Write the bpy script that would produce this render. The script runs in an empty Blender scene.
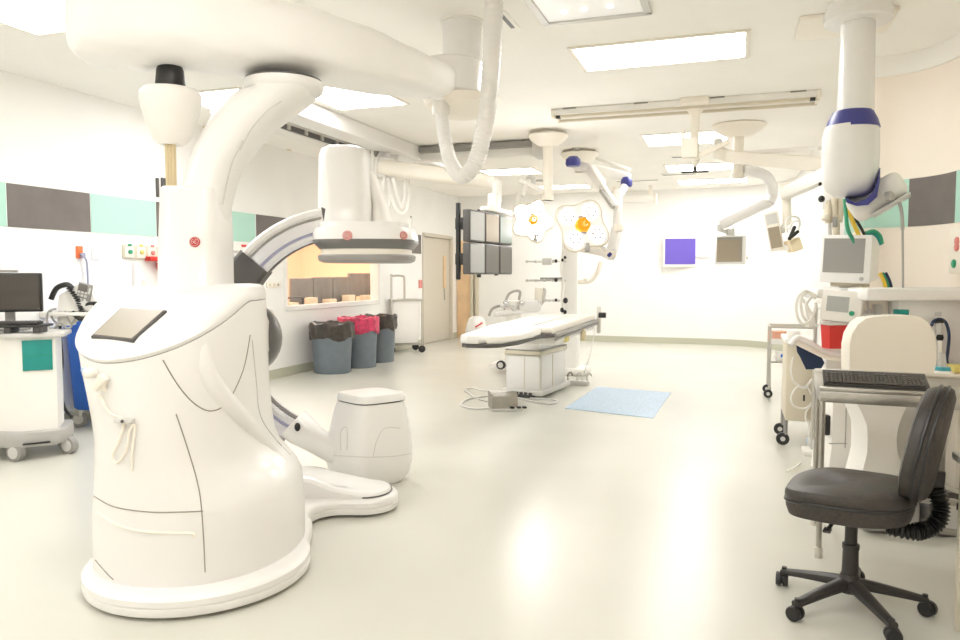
import bpy, bmesh, math, random
from mathutils import Vector, Matrix
from mathutils.bvhtree import BVHTree
random.seed(7)
PI = math.pi
sc = bpy.context.scene
COL = sc.collection
# ------------------------------------------------------------------ camera
YAW, PITCH, FOC, EYE = math.radians(19), math.radians(3.5), 740.0, 1.42
cam = bpy.data.objects.new('camera', bpy.data.cameras.new('camera'))
COL.objects.link(cam)
cam.location = (0, 0, EYE)
cam.rotation_euler = (PI/2 - PITCH, 0, YAW)
cam.data.sensor_width = 36
cam.data.lens = FOC / 960 * 36
cam.data.clip_start = .05
sc.camera = cam
_cy, _sy, _cp, _sp = math.cos(YAW), math.sin(YAW), math.cos(PITCH), math.sin(PITCH)
FW = Vector((-_sy*_cp, _cy*_cp, -_sp)); RT = Vector((_cy, _sy, 0)); UP = RT.cross(FW)
EYEP = Vector((0, 0, EYE))
def ray(x, y): return FW + RT*((x-480)/FOC) + UP*((320-y)/FOC)
def at(x, y, d): return EYEP + ray(x, y)*d                 # surveyed point at a distance
def onp(x, y, ax, v):
    r = ray(x, y); return EYEP + r*((v-EYEP[ax])/r[ax])
def flo(x, y, z=0): return onp(x, y, 2, z)
def pxx(p):
    q = Vector(p)-EYEP; return 480+FOC*q.dot(RT)/q.dot(FW)
def LD(lat, dep, z): return Vector((lat*_cy-dep*_sy, lat*_sy+dep*_cy, z))

# ------------------------------------------------------------------ materials
MATS = {}
def mat(name, col, rough=.5, metal=0, spec=.5, emit=None, strength=0, noise=None, trans=0, coat=0, alpha=1):
    m = bpy.data.materials.new(name); m.use_nodes = True
    nt = m.node_tree; b = nt.nodes['Principled BSDF']
    b.inputs['Base Color'].default_value = (*col, 1)
    b.inputs['Roughness'].default_value = rough
    b.inputs['Metallic'].default_value = metal
    b.inputs['Specular IOR Level'].default_value = spec
    b.inputs['Coat Weight'].default_value = coat
    b.inputs['Transmission Weight'].default_value = trans
    if emit:
        b.inputs['Emission Color'].default_value = (*emit, 1)
        b.inputs['Emission Strength'].default_value = strength
    if noise:
        sc_, amt, bump = noise
        tc = nt.nodes.new('ShaderNodeTexCoord'); nz = nt.nodes.new('ShaderNodeTexNoise')
        nz.inputs['Scale'].default_value = sc_; nz.inputs['Detail'].default_value = 3
        nt.links.new(tc.outputs['Object'], nz.inputs['Vector'])
        if amt:
            rp = nt.nodes.new('ShaderNodeValToRGB')
            rp.color_ramp.elements[0].position = .35; rp.color_ramp.elements[1].position = .65
            rp.color_ramp.elements[0].color = (*[max(0, c*(1-amt)) for c in col], 1)
            rp.color_ramp.elements[1].color = (*[min(1, c*(1+amt)) for c in col], 1)
            nt.links.new(nz.outputs['Fac'], rp.inputs['Fac']); nt.links.new(rp.outputs['Color'], b.inputs['Base Color'])
        if bump:
            bp = nt.nodes.new('ShaderNodeBump'); bp.inputs['Strength'].default_value = bump; bp.inputs['Distance'].default_value = .01
            nt.links.new(nz.outputs['Fac'], bp.inputs['Height']); nt.links.new(bp.outputs['Normal'], b.inputs['Normal'])
    MATS[name] = m
    return m
mat('wallpaint', (.88,.87,.85), .6, noise=(2.2,.012,.03))
mat('rightpaint', (.88,.80,.71), .6, noise=(2.2,.012,.03))
mat('ceilpaint', (.93,.91,.87), .75, noise=(1.5,.012,0))
mat('floor', (.62,.612,.548), .26, spec=.5, noise=(.7,.03,0))
mat('skirting', (.50,.50,.40), .5)
mat('mint', (.44,.70,.60), .6)
mat('bandgrey', (.165,.144,.133), .65, noise=(6,.06,0))
mat('white', (.82,.806,.792), .32, coat=.25)
mat('whitewarm', (.85,.83,.79), .4)
mat('whitematte', (.86,.845,.82), .6, noise=(3,.01,.15))
mat('drape', (.92,.91,.90), .55, noise=(5,.01,.35))
mat('cream', (.87,.82,.735), .45)
mat('beigep', (.66,.60,.48), .5)
mat('seam', (.30,.27,.24), .7)
mat('lightgrey', (.62,.61,.59), .4)
mat('midgrey', (.30,.29,.275), .45)
mat('darkgrey', (.085,.08,.078), .45)
mat('black', (.018,.017,.017), .4)
mat('rubber', (.03,.03,.03), .7)
mat('steel', (.62,.60,.56), .28, metal=1)
mat('brushed', (.45,.43,.395), .35, metal=1, noise=(30,.04,0))
mat('chrome', (.8,.8,.82), .12, metal=1)
mat('silver', (.74,.74,.77), .25, metal=.75)
mat('bluegrey', (.33,.34,.47), .3, metal=.5)
mat('brass', (.62,.52,.33), .35, metal=.6)
mat('screen', (.05,.042,.034), .12, spec=.6)
mat('screengrey', (.15,.14,.125), .45)
mat('screentan', (.36,.30,.22), .5)
mat('consolescreen', (.36,.32,.25), .4)
mat('screenlight', (.42,.43,.42), .5)
mat('screengreen', (.20,.25,.22), .5)
mat('screenblue', (.12,.08,.42), .35, emit=(.20,.14,.62), strength=.22)
mat('leather', (.035,.029,.025), .42, noise=(45,.15,.12))
mat('fabric', (.045,.038,.033), .7, noise=(60,.2,.2))
mat('chairplastic', (.03,.026,.024), .42)
mat('canplastic', (.17,.205,.24), .5, noise=(8,.05,0))
mat('bagdark', (.055,.045,.04), .3, noise=(14,.3,.5))
mat('bagred', (.62,.05,.13), .3, noise=(14,.25,.5))
mat('blue', (.02,.14,.62), .4)
mat('navy', (.015,.035,.09), .5)
mat('capblue', (.05,.055,.26), .35)
mat('teal', (.01,.27,.24), .45)
mat('green', (.02,.32,.17), .45)
mat('greenhose', (.03,.30,.16), .4)
mat('yellowhose', (.80,.55,.06), .4)
mat('badgered', (.50,.012,.015), .3)
mat('red', (.62,.03,.025), .35)
mat('orange', (.78,.16,.04), .45)
mat('redpale', (.66,.22,.20), .4)
mat('amber', (.80,.30,.01), .25, emit=(1,.36,.0), strength=.35)  # own glow put into the hub plastic, else the lenses wash it out
mat('lens', (.86,.87,.86), .12, coat=.5, emit=(1,.98,.95), strength=48)
mat('lensdim', (.86,.87,.86), .12, coat=.5, emit=(1,.98,.95), strength=7)
mat('pivotgrey', (.13,.125,.12), .28, metal=.3)
mat('keycap', (.11,.10,.09), .35)
mat('bandmid', (.17,.165,.16), .4)
mat('lampshell', (.86,.855,.84), .4)
mat('matblue', (.45,.58,.73), .4, noise=(40,.12,.05))
mat('wood', (.58,.32,.13), .45, noise=(3,.12,0))
mat('woodlight', (.80,.57,.34), .45, noise=(3,.08,0))
mat('doorgrey', (.64,.585,.50), .45)
mat('peach', (.84,.66,.49), .7)
mat('counter', (.19,.182,.17), .6, noise=(5,.12,0))
mat('paper', (.82,.70,.50), .7)
mat('pink', (.80,.42,.30), .5)
mat('tealring', (.08,.45,.55), .3)
mat('yellow', (.70,.60,.18), .5)
mat('ventgrey', (.42,.41,.39), .5)
mat('panelglow', (.9,.9,.88), .5, emit=(1,.99,.975), strength=14.3)
mat('troffer', (.66,.65,.63), .4, emit=(1,.97,.92), strength=.25)  # faint glow put into the sheet of the unlit fixture
mat('speck', (1,1,1), .5, emit=(1,.95,.85), strength=6)
mat('clearplastic', (.85,.85,.83), .2, trans=.35)
g = bpy.data.materials.new('glass'); g.use_nodes = True
nt = g.node_tree; nt.nodes.remove(nt.nodes['Principled BSDF'])
mx = nt.nodes.new('ShaderNodeMixShader'); tr = nt.nodes.new('ShaderNodeBsdfTransparent'); gl = nt.nodes.new('ShaderNodeBsdfGlossy')
gl.inputs['Roughness'].default_value = .03; mx.inputs[0].default_value = .06
nt.links.new(tr.outputs[0], mx.inputs[1]); nt.links.new(gl.outputs[0], mx.inputs[2])
nt.links.new(mx.outputs[0], nt.nodes['Material Output'].inputs[0]); MATS['glass'] = g

# ------------------------------------------------------------------ mesh builder
def frame(o, yaw=0): return Matrix.Translation(Vector(o)) @ Matrix.Rotation(yaw, 4, 'Z')
def camframe(o, extra=0): return frame(o, YAW+extra)
def spline(pts, n=8, closed=False):
    P = [Vector(p) for p in pts]; out = []
    N = len(P); segs = N if closed else N-1
    for i in range(segs):
        if closed: a, b, c, d = P[(i-1) % N], P[i], P[(i+1) % N], P[(i+2) % N]
        else: a, b, c, d = P[max(i-1, 0)], P[i], P[i+1], P[min(i+2, N-1)]
        for k in range(n):
            t = k/n
            out.append(.5*((2*b)+(c-a)*t+(2*a-5*b+4*c-d)*t*t+(3*b-a-3*c+d)*t**3))
    if not closed: out.append(P[-1])
    return out
class MB:
    def __init__(s, m=None): s.bm = bmesh.new(); s.m = m or Matrix.Identity(4); s.mi = 0
    def _merge(s, tb, m=None):
        M = s.m @ m if m is not None else s.m
        vm = {v: s.bm.verts.new(M @ v.co) for v in tb.verts}
        for f in tb.faces:
            try:
                nf = s.bm.faces.new([vm[v] for v in f.verts]); nf.material_index = s.mi
            except ValueError: pass
        tb.free(); return s
    def box(s, c, d, bev=0, seg=2, m=None):
        tb = bmesh.new(); bmesh.ops.create_cube(tb, size=1)
        for v in tb.verts: v.co = Vector((c[0]+v.co.x*d[0], c[1]+v.co.y*d[1], c[2]+v.co.z*d[2]))
        if bev: bmesh.ops.bevel(tb, geom=tb.edges[:], offset=min(bev, min(d)*.49), segments=seg, profile=.5, affect='EDGES')
        return s._merge(tb, m)
    def bar(s, p0, p1, w, h, bev=0, up=(0,0,1)):          # box between two points
        p0, p1 = Vector(p0), Vector(p1); z = (p1-p0); L = z.length; z.normalize()
        u = Vector(up)
        if abs(z.dot(u)) > .98: u = Vector((0,1,0))
        x = u.cross(z).normalized(); y = z.cross(x)
        M = Matrix.Translation((p0+p1)/2) @ Matrix((x, y, z)).transposed().to_4x4()
        return s.box((0,0,0), (w, h, L), bev, m=M)
    def loft(s, rings, cap0=True, cap1=True, closed=True):
        tb = bmesh.new(); R = [[tb.verts.new(Vector(p)) for p in r] for r in rings]
        n = len(R[0])
        for a, b in zip(R, R[1:]):
            for i in range(n if closed else n-1):
                j = (i+1) % n
                try: tb.faces.new((a[i], a[j], b[j], b[i]))
                except ValueError: pass
        if cap0: tb.faces.new(R[0][::-1])
        if cap1: tb.faces.new(R[-1])
        bmesh.ops.remove_doubles(tb, verts=tb.verts[:], dist=1e-6)
        bmesh.ops.recalc_face_normals(tb, faces=tb.faces[:])
        return s._merge(tb)
    def tube(s, pts, r, seg=8, sm=6, closed=False, cap=True):
        P = spline(pts, sm, closed) if sm > 1 else [Vector(p) for p in pts]
        rr = r if callable(r) else (lambda t: r)
        n = len(P); rings = []; x = None
        for i, p in enumerate(P):
            if closed: z = (P[(i+1) % n]-P[i-1])
            else: z = P[min(i+1, n-1)]-P[max(i-1, 0)]
            if z.length < 1e-9: z = Vector((0,0,1))
            z.normalize()
            if x is None: x = z.orthogonal().normalized()
            x = (x-z*x.dot(z))
            if x.length < 1e-6: x = z.orthogonal()
            x.normalize(); y = z.cross(x); q = rr(i/max(1, n-1))
            rings.append([p+(x*math.cos(a)+y*math.sin(a))*q for a in [2*PI*k/seg for k in range(seg)]])
        if closed: rings.append(rings[0]); cap = False
        return s.loft(rings, cap, cap)
    def cyl(s, p0, p1, r, r1=None, seg=20):
        r1 = r if r1 is None else r1
        return s.tube([p0, p1], lambda t: r+(r1-r)*t, seg, 1)
    def lathe(s, prof, c=(0,0,0), seg=32, m=None, sx=1, sy=1):
        rings = [[(c[0]+r*sx*math.cos(a), c[1]+r*sy*math.sin(a), c[2]+z) for a in [2*PI*k/seg for k in range(seg)]] for r, z in prof]
        if m is not None: rings = [[m @ Vector(p) for p in r] for r in rings]
        return s.loft(rings, prof[0][0] > 1e-5, prof[-1][0] > 1e-5)
    def ball(s, c, rx, ry=None, rz=None, seg=24, m=None):
        ry = ry or rx; rz = rz or rx; n = max(8, seg//2)
        rings = []
        for k in range(n+1):
            a = -PI/2+PI*k/n; q = max(math.cos(a), 1e-7)
            rings.append([Vector((c[0]+rx*q*math.cos(b), c[1]+ry*q*math.sin(b), c[2]+rz*math.sin(a))) for b in [2*PI*j/seg for j in range(seg)]])
        if m is not None: rings = [[m @ p for p in r] for r in rings]
        return s.loft(rings, False, False)
    def prism(s, pts, z0, z1, bev=0):
        c = sum((Vector((p[0], p[1])) for p in pts), Vector((0,0)))/len(pts)
        def ring(z, off):
            out = []
            for p in pts:
                v = Vector((p[0], p[1])); d = c-v
                if d.length > 1e-6: v = v+d.normalized()*off
                out.append((v.x, v.y, z))
            return out
        if bev: return s.loft([ring(z0, bev), ring(z0+bev*.3, bev*.3), ring(z0+bev, 0), ring(z1-bev, 0), ring(z1-bev*.3, bev*.3), ring(z1, bev)])
        return s.loft([ring(z0, 0), ring(z1, 0)])
    def mesh(s, name, mats, inv):
        bmesh.ops.recalc_face_normals(s.bm, faces=s.bm.faces[:])
        s.bm.transform(inv)
        me = bpy.data.meshes.new(name); s.bm.to_mesh(me); s.bm.free()
        for m in (mats if isinstance(mats, (list, tuple)) else [mats]): me.materials.append(MATS[m])
        me.polygons.foreach_set('use_smooth', [True]*len(me.polygons))
        me.set_sharp_from_angle(angle=math.radians(38))
        return me
WM = {}
def props(o, label, cat, group=None):
    o['label'] = label; o['category'] = cat
    if group: o['group'] = group
def thing(name, label, cat, loc, rotz=0, group=None):
    o = bpy.data.objects.new(name, None); COL.objects.link(o)
    o.empty_display_size = .1
    o.location = loc; o.rotation_euler = (0, 0, rotz); props(o, label, cat, group)
    WM[o.name] = frame(loc, rotz); return o
def part(mb, name, mats, parent, label=None):
    W = WM[parent.name]; o = bpy.data.objects.new(name, mb.mesh(name, mats, W.inverted()))
    COL.objects.link(o); o.parent = parent
    # a sub-part shares its part's origin, which is the thing's own
    WM[o.name] = W
    if label: o['label'] = label
    return o
def solo(mb, name, mats, label, cat, loc, rotz=0, group=None):
    W = frame(loc, rotz); o = bpy.data.objects.new(name, mb.mesh(name, mats, W.inverted()))
    COL.objects.link(o); o.location = loc; o.rotation_euler = (0, 0, rotz); props(o, label, cat, group)
    WM[o.name] = W; return o
def struct(mb, name, mats, parent=None):
    o = bpy.data.objects.new(name, mb.mesh(name, mats, Matrix.Identity(4))); COL.objects.link(o)
    if parent: o.parent = parent
    else: o['kind'] = 'structure'
    WM[o.name] = Matrix.Identity(4); return o
def dup(root, loc, rotz, label, group=None):
    r = root.copy(); COL.objects.link(r); r.location = loc; r.rotation_euler = (0, 0, rotz); r['label'] = label
    if group: r['group'] = group
    for ch in list(root.children):
        c = ch.copy(); COL.objects.link(c); c.parent = r
        for gch in list(ch.children):
            d = gch.copy(); COL.objects.link(d); d.parent = c
    return r
def tree(mb):
    mb.bm.normal_update(); return BVHTree.FromBMesh(mb.bm)
def hdep(p): return -p.x*_sy+p.y*_cy
def LP(px, hd, z=0): return LD((px-480)/FOC*(_cp*hd+_sp*(EYE-z)), hd, z)
def hit(bvh, x, y, lift=0):
    d = ray(x, y).normalized(); h = bvh.ray_cast(EYEP, d)
    if h[0] is None: return None, None
    n = h[1] if h[1].dot(d) < 0 else -h[1]
    return h[0]+n*lift, n
def hits(bvh, pts, lift=.001):
    return [p for p in (hit(bvh, x, y, lift)[0] for x, y in pts) if p is not None]
def plane_frame(o, n, up=Vector((0,0,1))):               # local z = n, local y as near up as it can be
    n = n.normalized(); x = up.cross(n).normalized(); y = n.cross(x)
    return Matrix.Translation(o) @ Matrix((x, y, n)).transposed().to_4x4()
def monogram(parent, o, n, r, disc='badgered', mark='white'):  # round maker's badge: ring and looped script letters
    F = plane_frame(o, n)
    b = MB(F); b.lathe([(r,-.004), (r,.004), (r*.93,.007), (0,.007)])
    d = part(b, 'badge', disc, parent, 'round red maker badge')
    w = MB(F); q = .0085
    w.tube([(r*.80*math.cos(a), r*.80*math.sin(a), q) for a in [2*PI*k/20 for k in range(20)]], r*.035, 6, 2, True)
    w.tube([(-.1*r,.32*r,q), (-.35*r,.4*r,q), (-.55*r,.05*r,q), (-.4*r,-.3*r,q), (-.12*r,-.2*r,q), (-.1*r,.08*r,q), (-.3*r,.05*r,q)], r*.04, 6, 5)
    w.tube([(.45*r,.3*r,q), (.2*r,.42*r,q), (.08*r,.15*r,q), (.28*r,.02*r,q), (.08*r,-.12*r,q), (.15*r,-.38*r,q), (.5*r,-.25*r,q)], r*.04, 6, 5)
    part(w, 'monogram', mark, d)

# ------------------------------------------------------------------ room shell
XL, YB, YF, ZC = -5.95, 15.7, -3.0, 3.16
m = MB(); m.box((-2.1, 6.35, -.05), (8.3, 19.4, .1)); struct(m, 'floor', 'floor')
m = MB(); m.box((-2.1, 6.35, ZC+.05), (8.3, 19.4, .1)); struct(m, 'ceiling', 'ceilpaint')
W0, W1, WZ0, WZ1 = 8.93, 11.76, .965, 1.93
D0, D1, DZ = 13.78, 15.28, 2.2
m = MB()
def wl(y0, y1, z0, z1): m.box((XL-.075, (y0+y1)/2, (z0+z1)/2), (.15, y1-y0, z1-z0))
wl(YF, W0, 0, ZC); wl(W0, W1, 0, WZ0); wl(W0, W1, WZ1, ZC); wl(W1, D0, 0, ZC); wl(D0, D1, DZ, ZC); wl(D1, YB+.1, 0, ZC)
struct(m, 'wall_left', 'wallpaint')
# plan of back and curved right-hand walls, back-left corner to behind the camera
plan = [Vector((XL, YB)), Vector((-.45, YB))]
for k in range(1, 13):
    a = PI/2*(1-k/12); plan.append(Vector((-.45+1.45*math.cos(a), YB-1.45+1.45*math.sin(a))))
plan += [Vector((1.0, 7.55)), Vector((1.0, 6.79)), Vector((1.03, 6.76))]
plan += [Vector((1.08, 6.75))]
for k in range(1, 17):
    a = PI/2*(1-k/16); plan.append(Vector((1.08+.44*math.cos(a), 6.15+.60*math.sin(a))))
plan += [Vector((1.54, 4.5)), Vector((1.56, YF))]
def offset(pl, d):                                        # inward (towards the room) offset of the plan
    out = []
    for i, p in enumerate(pl):
        t = (pl[min(i+1, len(pl)-1)]-pl[max(i-1, 0)]).normalized()
        out.append(p+Vector((-t.y, t.x))*-d)
    return out
def strip(mb, pl, z0, z1, d0, d1):
    a, b = offset(pl, d0), offset(pl, d1)
    mb.loft([[(p.x,p.y,z0), (p.x,p.y,z1), (q.x,q.y,z1), (q.x,q.y,z0)] for p, q in zip(a, b)])
i0 = len(plan)-19-3+1
m = MB(); strip(m, plan[:14], 0, ZC, 0, -.12); struct(m, 'wall_back', 'wallpaint')
m = MB(); m.mi = 0; strip(m, plan[13:15], 0, ZC, 0, -.12); m.mi = 1; strip(m, plan[14:], 0, ZC, 0, -.12); struct(m, 'wall_right', ['wallpaint', 'rightpaint'])
m = MB(); m.box((-2.1, YF-.06, ZC/2), (8.3, .12, ZC)); struct(m, 'wall_front', 'wallpaint')
m = MB(); strip(m, plan[:14], 0, .125, .012, .001); struct(m, 'baseboard_back', 'skirting')
m = MB(); strip(m, plan[13:], 0, .125, .012, .001); struct(m, 'baseboard_right', 'skirting')
m = MB()
for y0, y1 in ((YF, D0-.08), (D1+.08, YB)): m.box((XL+.006, (y0+y1)/2, .062), (.012, y1-y0, .125), .004, 1)
struct(m, 'baseboard_left', 'skirting')
# painted colour band, left wall: alternating mint and charcoal panels
m = MB(); BZ0, BZ1 = 1.835, 2.21
edges = [2.15, 3.0, 3.87, 4.745, 5.62, 6.505, 7.375, 8.26]
y = edges[0]; k = 0
segs = [(edges[i], edges[i+1], i % 2) for i in range(len(edges)-1)]
segs += [(8.26, 9.15, 1), (9.15, 10.0, 0), (10.0, 10.9, 1), (10.9, 11.8, 0), (11.8, 12.4, 1), (12.4, 13.66, 1)]
segs[0:7] = [(3.0, 3.87, 1), (3.87, 4.745, 0), (4.745, 5.625, 1), (5.625, 6.49, 0), (6.49, 7.36, 1), (7.36, 8.25, 0)]
for y0, y1, c in segs:
    if y0 < WZ0: continue
    m.mi = c
    m.box((XL+.003, (y0+y1)/2, (max(BZ0, WZ1+.05 if W0-.1 < y0 < W1 else BZ0)+BZ1)/2), (.006, y1-y0-.012, BZ1-max(BZ0, WZ1+.05 if W0-.1 < y0 < W1 else BZ0)))
struct(m, 'trim_1', ['mint', 'bandgrey'])
# the same band on the curved right wall
fine = []
pr = plan[13:]
for a, b in zip(pr, pr[1:]):
    n = max(1, int((b-a).length/.03))
    for k in range(n): fine.append(a.lerp(b, k/n))
fine = [p for p in fine if 3.5 < p.y < 9.5]
m = MB()
def col_at(p):
    x = pxx((p.x, p.y, 1.98))
    return None if x < 845 else 0 if x < 910.5 else 1 if x < 957 else 0
cur = []; cc = None
for p in fine:
    c = col_at(p)
    if c != cc and len(cur) > 1:
        if cc is not None: m.mi = cc; strip(m, cur, 1.80, 2.175, .006, .0005)
        cur = cur[-1:]
    if c != cc and cc is None: cur = []
    cc = c; cur.append(p)
if len(cur) > 1 and cc is not None: m.mi = cc; strip(m, cur, 1.80, 2.175, .006, .0005)
struct(m, 'trim_2', ['mint', 'bandgrey'])
# soft cove line where the curved soffit meets the wall
m = MB(); strip(m, [p for p in fine if p.y > 4], ZC-.16, ZC, .012, .0005); struct(m, 'trim_3', 'ceilpaint')

# window to the control room
wn = MB()
for y0, y1, z0, z1 in ((W0-.05, W0+.02, WZ0-.05, WZ1+.05), (W1-.02, W1+.05, WZ0-.05, WZ1+.05), (W0, W1, WZ0-.06, WZ0+.015), (W0, W1, WZ1-.015, WZ1+.05)):
    wn.box((XL-.05, (y0+y1)/2, (z0+z1)/2), (.14, y1-y0, z1-z0), .006, 1)
win = struct(wn, 'window_1', 'white')
p_ = MB(); p_.box((XL-.08, (W0+W1)/2, (WZ0+WZ1)/2), (.008, W1-W0, WZ1-WZ0)); struct(p_, 'glass_pane', 'glass', win)
p_ = MB(); p_.box((XL-.03, 9.35, WZ1-.035), (.03, .75, .03)); struct(p_, 'blind_rail', 'darkgrey', win)
# control room beyond
m = MB(); m.box((-7.6, 10.8, .0-.05), (3.0, 7.0, .1)); struct(m, 'floor_control', 'woodlight')
m = MB(); m.box((-9.15, 10.8, 1.4), (.1, 7.0, 2.8)); m.box((-7.6, 14.35, 1.4), (3.1, .1, 2.8)); m.box((-7.6, 7.25, 1.4), (3.1, .1, 2.8))
struct(m, 'wall_control', 'peach')
m = MB(); m.box((-7.6, 10.8, 2.85), (3.2, 7.2, .1)); struct(m, 'ceiling_control', 'peach')
m = MB(); m.box((-9.07, 12.35, 1.4), (.06, .09, 2.8)); struct(m, 'trim_4', 'woodlight')
la = bpy.data.lights.new('control_room_lamp', 'AREA'); la.energy = 185; la.color = (1, .88, .76); la.shape = 'RECTANGLE'; la.size = 1.4; la.size_y = 5
lo = bpy.data.objects.new('control_room_lamp', la); COL.objects.link(lo); lo.location = (-7.5, 10.8, 2.78)
t = thing('control_desk', 'long dark control room desk seen through the window', 'desk', (-6.65, 10.8, 0))
b = MB(); b.box((-6.65, 11.2, .87), (.7, 4.9, .05), .01); part(b, 'desk_top', 'counter', t)
b = MB(); b.box((-6.9, 11.2, .42), (.05, 4.7, .84)); part(b, 'modesty_panel', 'counter', t)
gl_ = 'backs of control room monitors behind the window'
mon_spec = [(10.37, .62, 1.365, 'first grey monitor back behind the window, at the scanner side'), (11.0, .60, 1.38, 'grey monitor back behind the window, second from the scanner side'),
            (11.62, .58, 1.38, 'grey monitor back in the middle of the control room row'), (12.2, .56, 1.45, 'tall grey monitor back behind the window, second from the door side'),
            (12.77, .55, 1.45, 'last grey monitor back behind the window, nearest the door side')]
for yy, w, zt, lb in mon_spec:
    yc = yy+.0
    t = thing('desk_monitor', lb, 'monitor', (-6.62, yc, .895), 0, gl_)
    b = MB(); b.box((-6.62, yc, zt-.215), (.06, w, .43), .012); part(b, 'housing', 'counter', t)
    b = MB(); b.box((-6.66, yc, .96), (.03, .08, .12)); b.box((-6.68, yc, .905), (.2, .24, .018), .005); part(b, 'stand', 'darkgrey', t)
for yy, hh, lb in ((9.75, .10, 'loose paper stack on control desk below the thin black shelf'), (10.3, .16, 'cream folder leaning on the control desk, second one'), (10.9, .12, 'small cream box on control desk under the middle monitor'), (11.55, .17, 'cream paper box on control desk under tall monitor'), (12.2, .15, 'cream tray of papers on control desk near the door side')):
    b = MB(); b.box((-6.42, yy, .895+hh/2), (.14, .24, hh), .006); solo(b, 'paper_tray', 'paper', lb, 'paper tray', (-6.42, yy, .895), 0, 'papers on the control desk')
b = MB(); b.box((-6.36, 9.75, 1.07), (.05, .55, .025), .004); b.box((-6.36, 9.5, .98), (.03, .03, .17)); b.box((-6.36, 10.0, .98), (.03, .03, .17))
solo(b, 'monitor_riser', 'black', 'thin black riser shelf on the control desk by window corner', 'shelf', (-6.36, 9.75, .895))

# doors
dj = MB()
for y0, y1, z0, z1 in ((D0-.07, D0+.006, 0, DZ+.06), (D1-.006, D1+.07, 0, DZ+.06), (D0-.06, D1+.06, DZ-.006, DZ+.07)): dj.box((XL-.05, (y0+y1)/2, (z0+z1)/2), (.16, y1-y0, z1-z0), .006, 1)
dr = struct(dj, 'door_1', 'doorgrey')
b = MB(); b.box((XL-.06, (D0+D1)/2, DZ/2), (.05, D1-D0-.016, DZ-.02)); struct(b, 'door_leaf', 'doorgrey', dr)
b = MB(); b.box((XL-.03, D1-.3, 1.48), (.02, .13, .7)); struct(b, 'vision_panel', 'woodlight', dr)  # orange pane colour stands in for the glow behind the door
b = MB(); b.box((XL-.02, D1-.3, 1.0), (.03, .05, .25), .01); struct(b, 'push_plate', 'steel', dr)
b = MB(); b.box((XL-.025, (D0+D1)/2-.05, .17), (.015, D1-D0-.15, .3)); struct(b, 'kick_plate', 'doorgrey', dr)
b = MB(); b.box((-5.78, YB-.03, 1.09), (.32, .05, 2.18), .004); dr2 = struct(b, 'door_2', 'woodlight')
for xx in (-5.575, -5.46):
    b = MB(); b.box((xx, YB-.05, 1.12), (.07, .1, 2.24), .004); struct(b, 'door_frame', 'beigep', dr2)

# ------------------------------------------------------------------ ceiling lights, vents
def light(x0, x1, y0, y1, lb, group='flush ceiling light panels'):
    cx, cy_ = (x0+x1)/2, (y0+y1)/2
    t = thing('ceiling_light', lb, 'ceiling light', (cx, cy_, ZC-.012), 0, group)
    b = MB(); w = .035
    for (c, d) in (((cx, y0-w/2), (x1-x0+2*w, w)), ((cx, y1+w/2), (x1-x0+2*w, w)), ((x0-w/2, cy_), (w, y1-y0)), ((x1+w/2, cy_), (w, y1-y0))):
        b.box((c[0], c[1], ZC-.008), (d[0], d[1], .014), .003, 1)
    part(b, 'frame', 'cream', t)
    b = MB(); b.box((cx, cy_, ZC-.006), (x1-x0, y1-y0, .008)); part(b, 'diffuser', 'panelglow', t)
light(-1.22, .035, 5.72, 6.36, 'large rectangular ceiling light in front of the long ceiling rail')
light(-4.79, -3.54, 3.48, 4.12, 'ceiling light in the corner above the tall white overhead boom end')
light(-5.2, -4.42, 5.9, 6.9, 'ceiling light partly hidden behind the curved white scanner arm')
light(-3.95, -3.2, 5.85, 6.98, 'ceiling light beside the white ceiling beam under the boom')
light(-1.13, -.14, 9.5, 10.3, 'ceiling light just beyond the long ceiling rail')
light(-1.09, -.06, 12.2, 12.95, 'ceiling light second from the back wall, above the blue screen')
light(-1.04, .17, 14.2, 14.8, 'ceiling light nearest the back wall, above the blue screen')
light(-4.06, -3.16, 11.75, 12.4, 'ceiling light above the bank of six monitors')
light(-3.85, -2.75, 14.2, 14.75, 'ceiling light nearest the back wall, behind the first surgical lamp')
for i, (lx, ly) in enumerate(((-4.3, .9), (-1.0, 1.6), (-4.3, -1.6), (-1.0, -1.2))):  # unseen ceiling panels added out of view to help light the room
    light(lx-.62, lx+.62, ly-.32, ly+.32, ['ceiling light above the computer cart side, near the room front', 'ceiling light above the steel work table side, nearest the room front', 'ceiling light in the front corner on the computer cart side', 'ceiling light by the front wall on the drawer unit side'][i])
t = thing('ceiling_fixture', 'unlit recessed ceiling fixture with three small bright bulbs at top edge', 'ceiling fixture', (-.92, 4.72, ZC-.01))
b = MB(); x0, x1, y0, y1 = -1.27, -.58, 4.3, 5.1; w = .05
for c, d in (((-.925, y0), (.74, w)), ((-.925, y1), (.74, w)), ((x0, 4.7), (w, .8)), ((x1, 4.7), (w, .8))): b.box((c[0], c[1], ZC-.01), (d[0], d[1], .02), .004, 1)
part(b, 'frame', 'lightgrey', t)
b = MB(); b.box((-.925, 4.7, ZC-.005), (.66, .77, .006)); part(b, 'lens_sheet', 'troffer', t)
for xx in (-1.1, -.97, -.8):
    b = MB(); b.ball((xx, 4.9, ZC-.012), .022, .022, .008, 12); part(b, 'bulb', 'speck', t)
def slot(c, d, lb):
    t = thing('ceiling_vent', lb, 'air vent', (c[0], c[1], ZC-.01), 0, 'dark slots in the ceiling')
    b = MB(); b.box((c[0], c[1], ZC-.005), (d[0]+.06, d[1]+.06, .01), .002, 1); part(b, 'frame', 'ceilpaint', t)
    b = MB(); b.box((c[0], c[1], ZC-.009), (d[0], d[1], .006)); part(b, 'slot', 'darkgrey', t)
slot((-1.51, 4.95), (.03, .3), 'narrow dark ceiling slot beside the hanging white hose')
slot((-.95, 14.1-.75), (.55, .07), 'dark ceiling slot between the last two ceiling lights')
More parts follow.
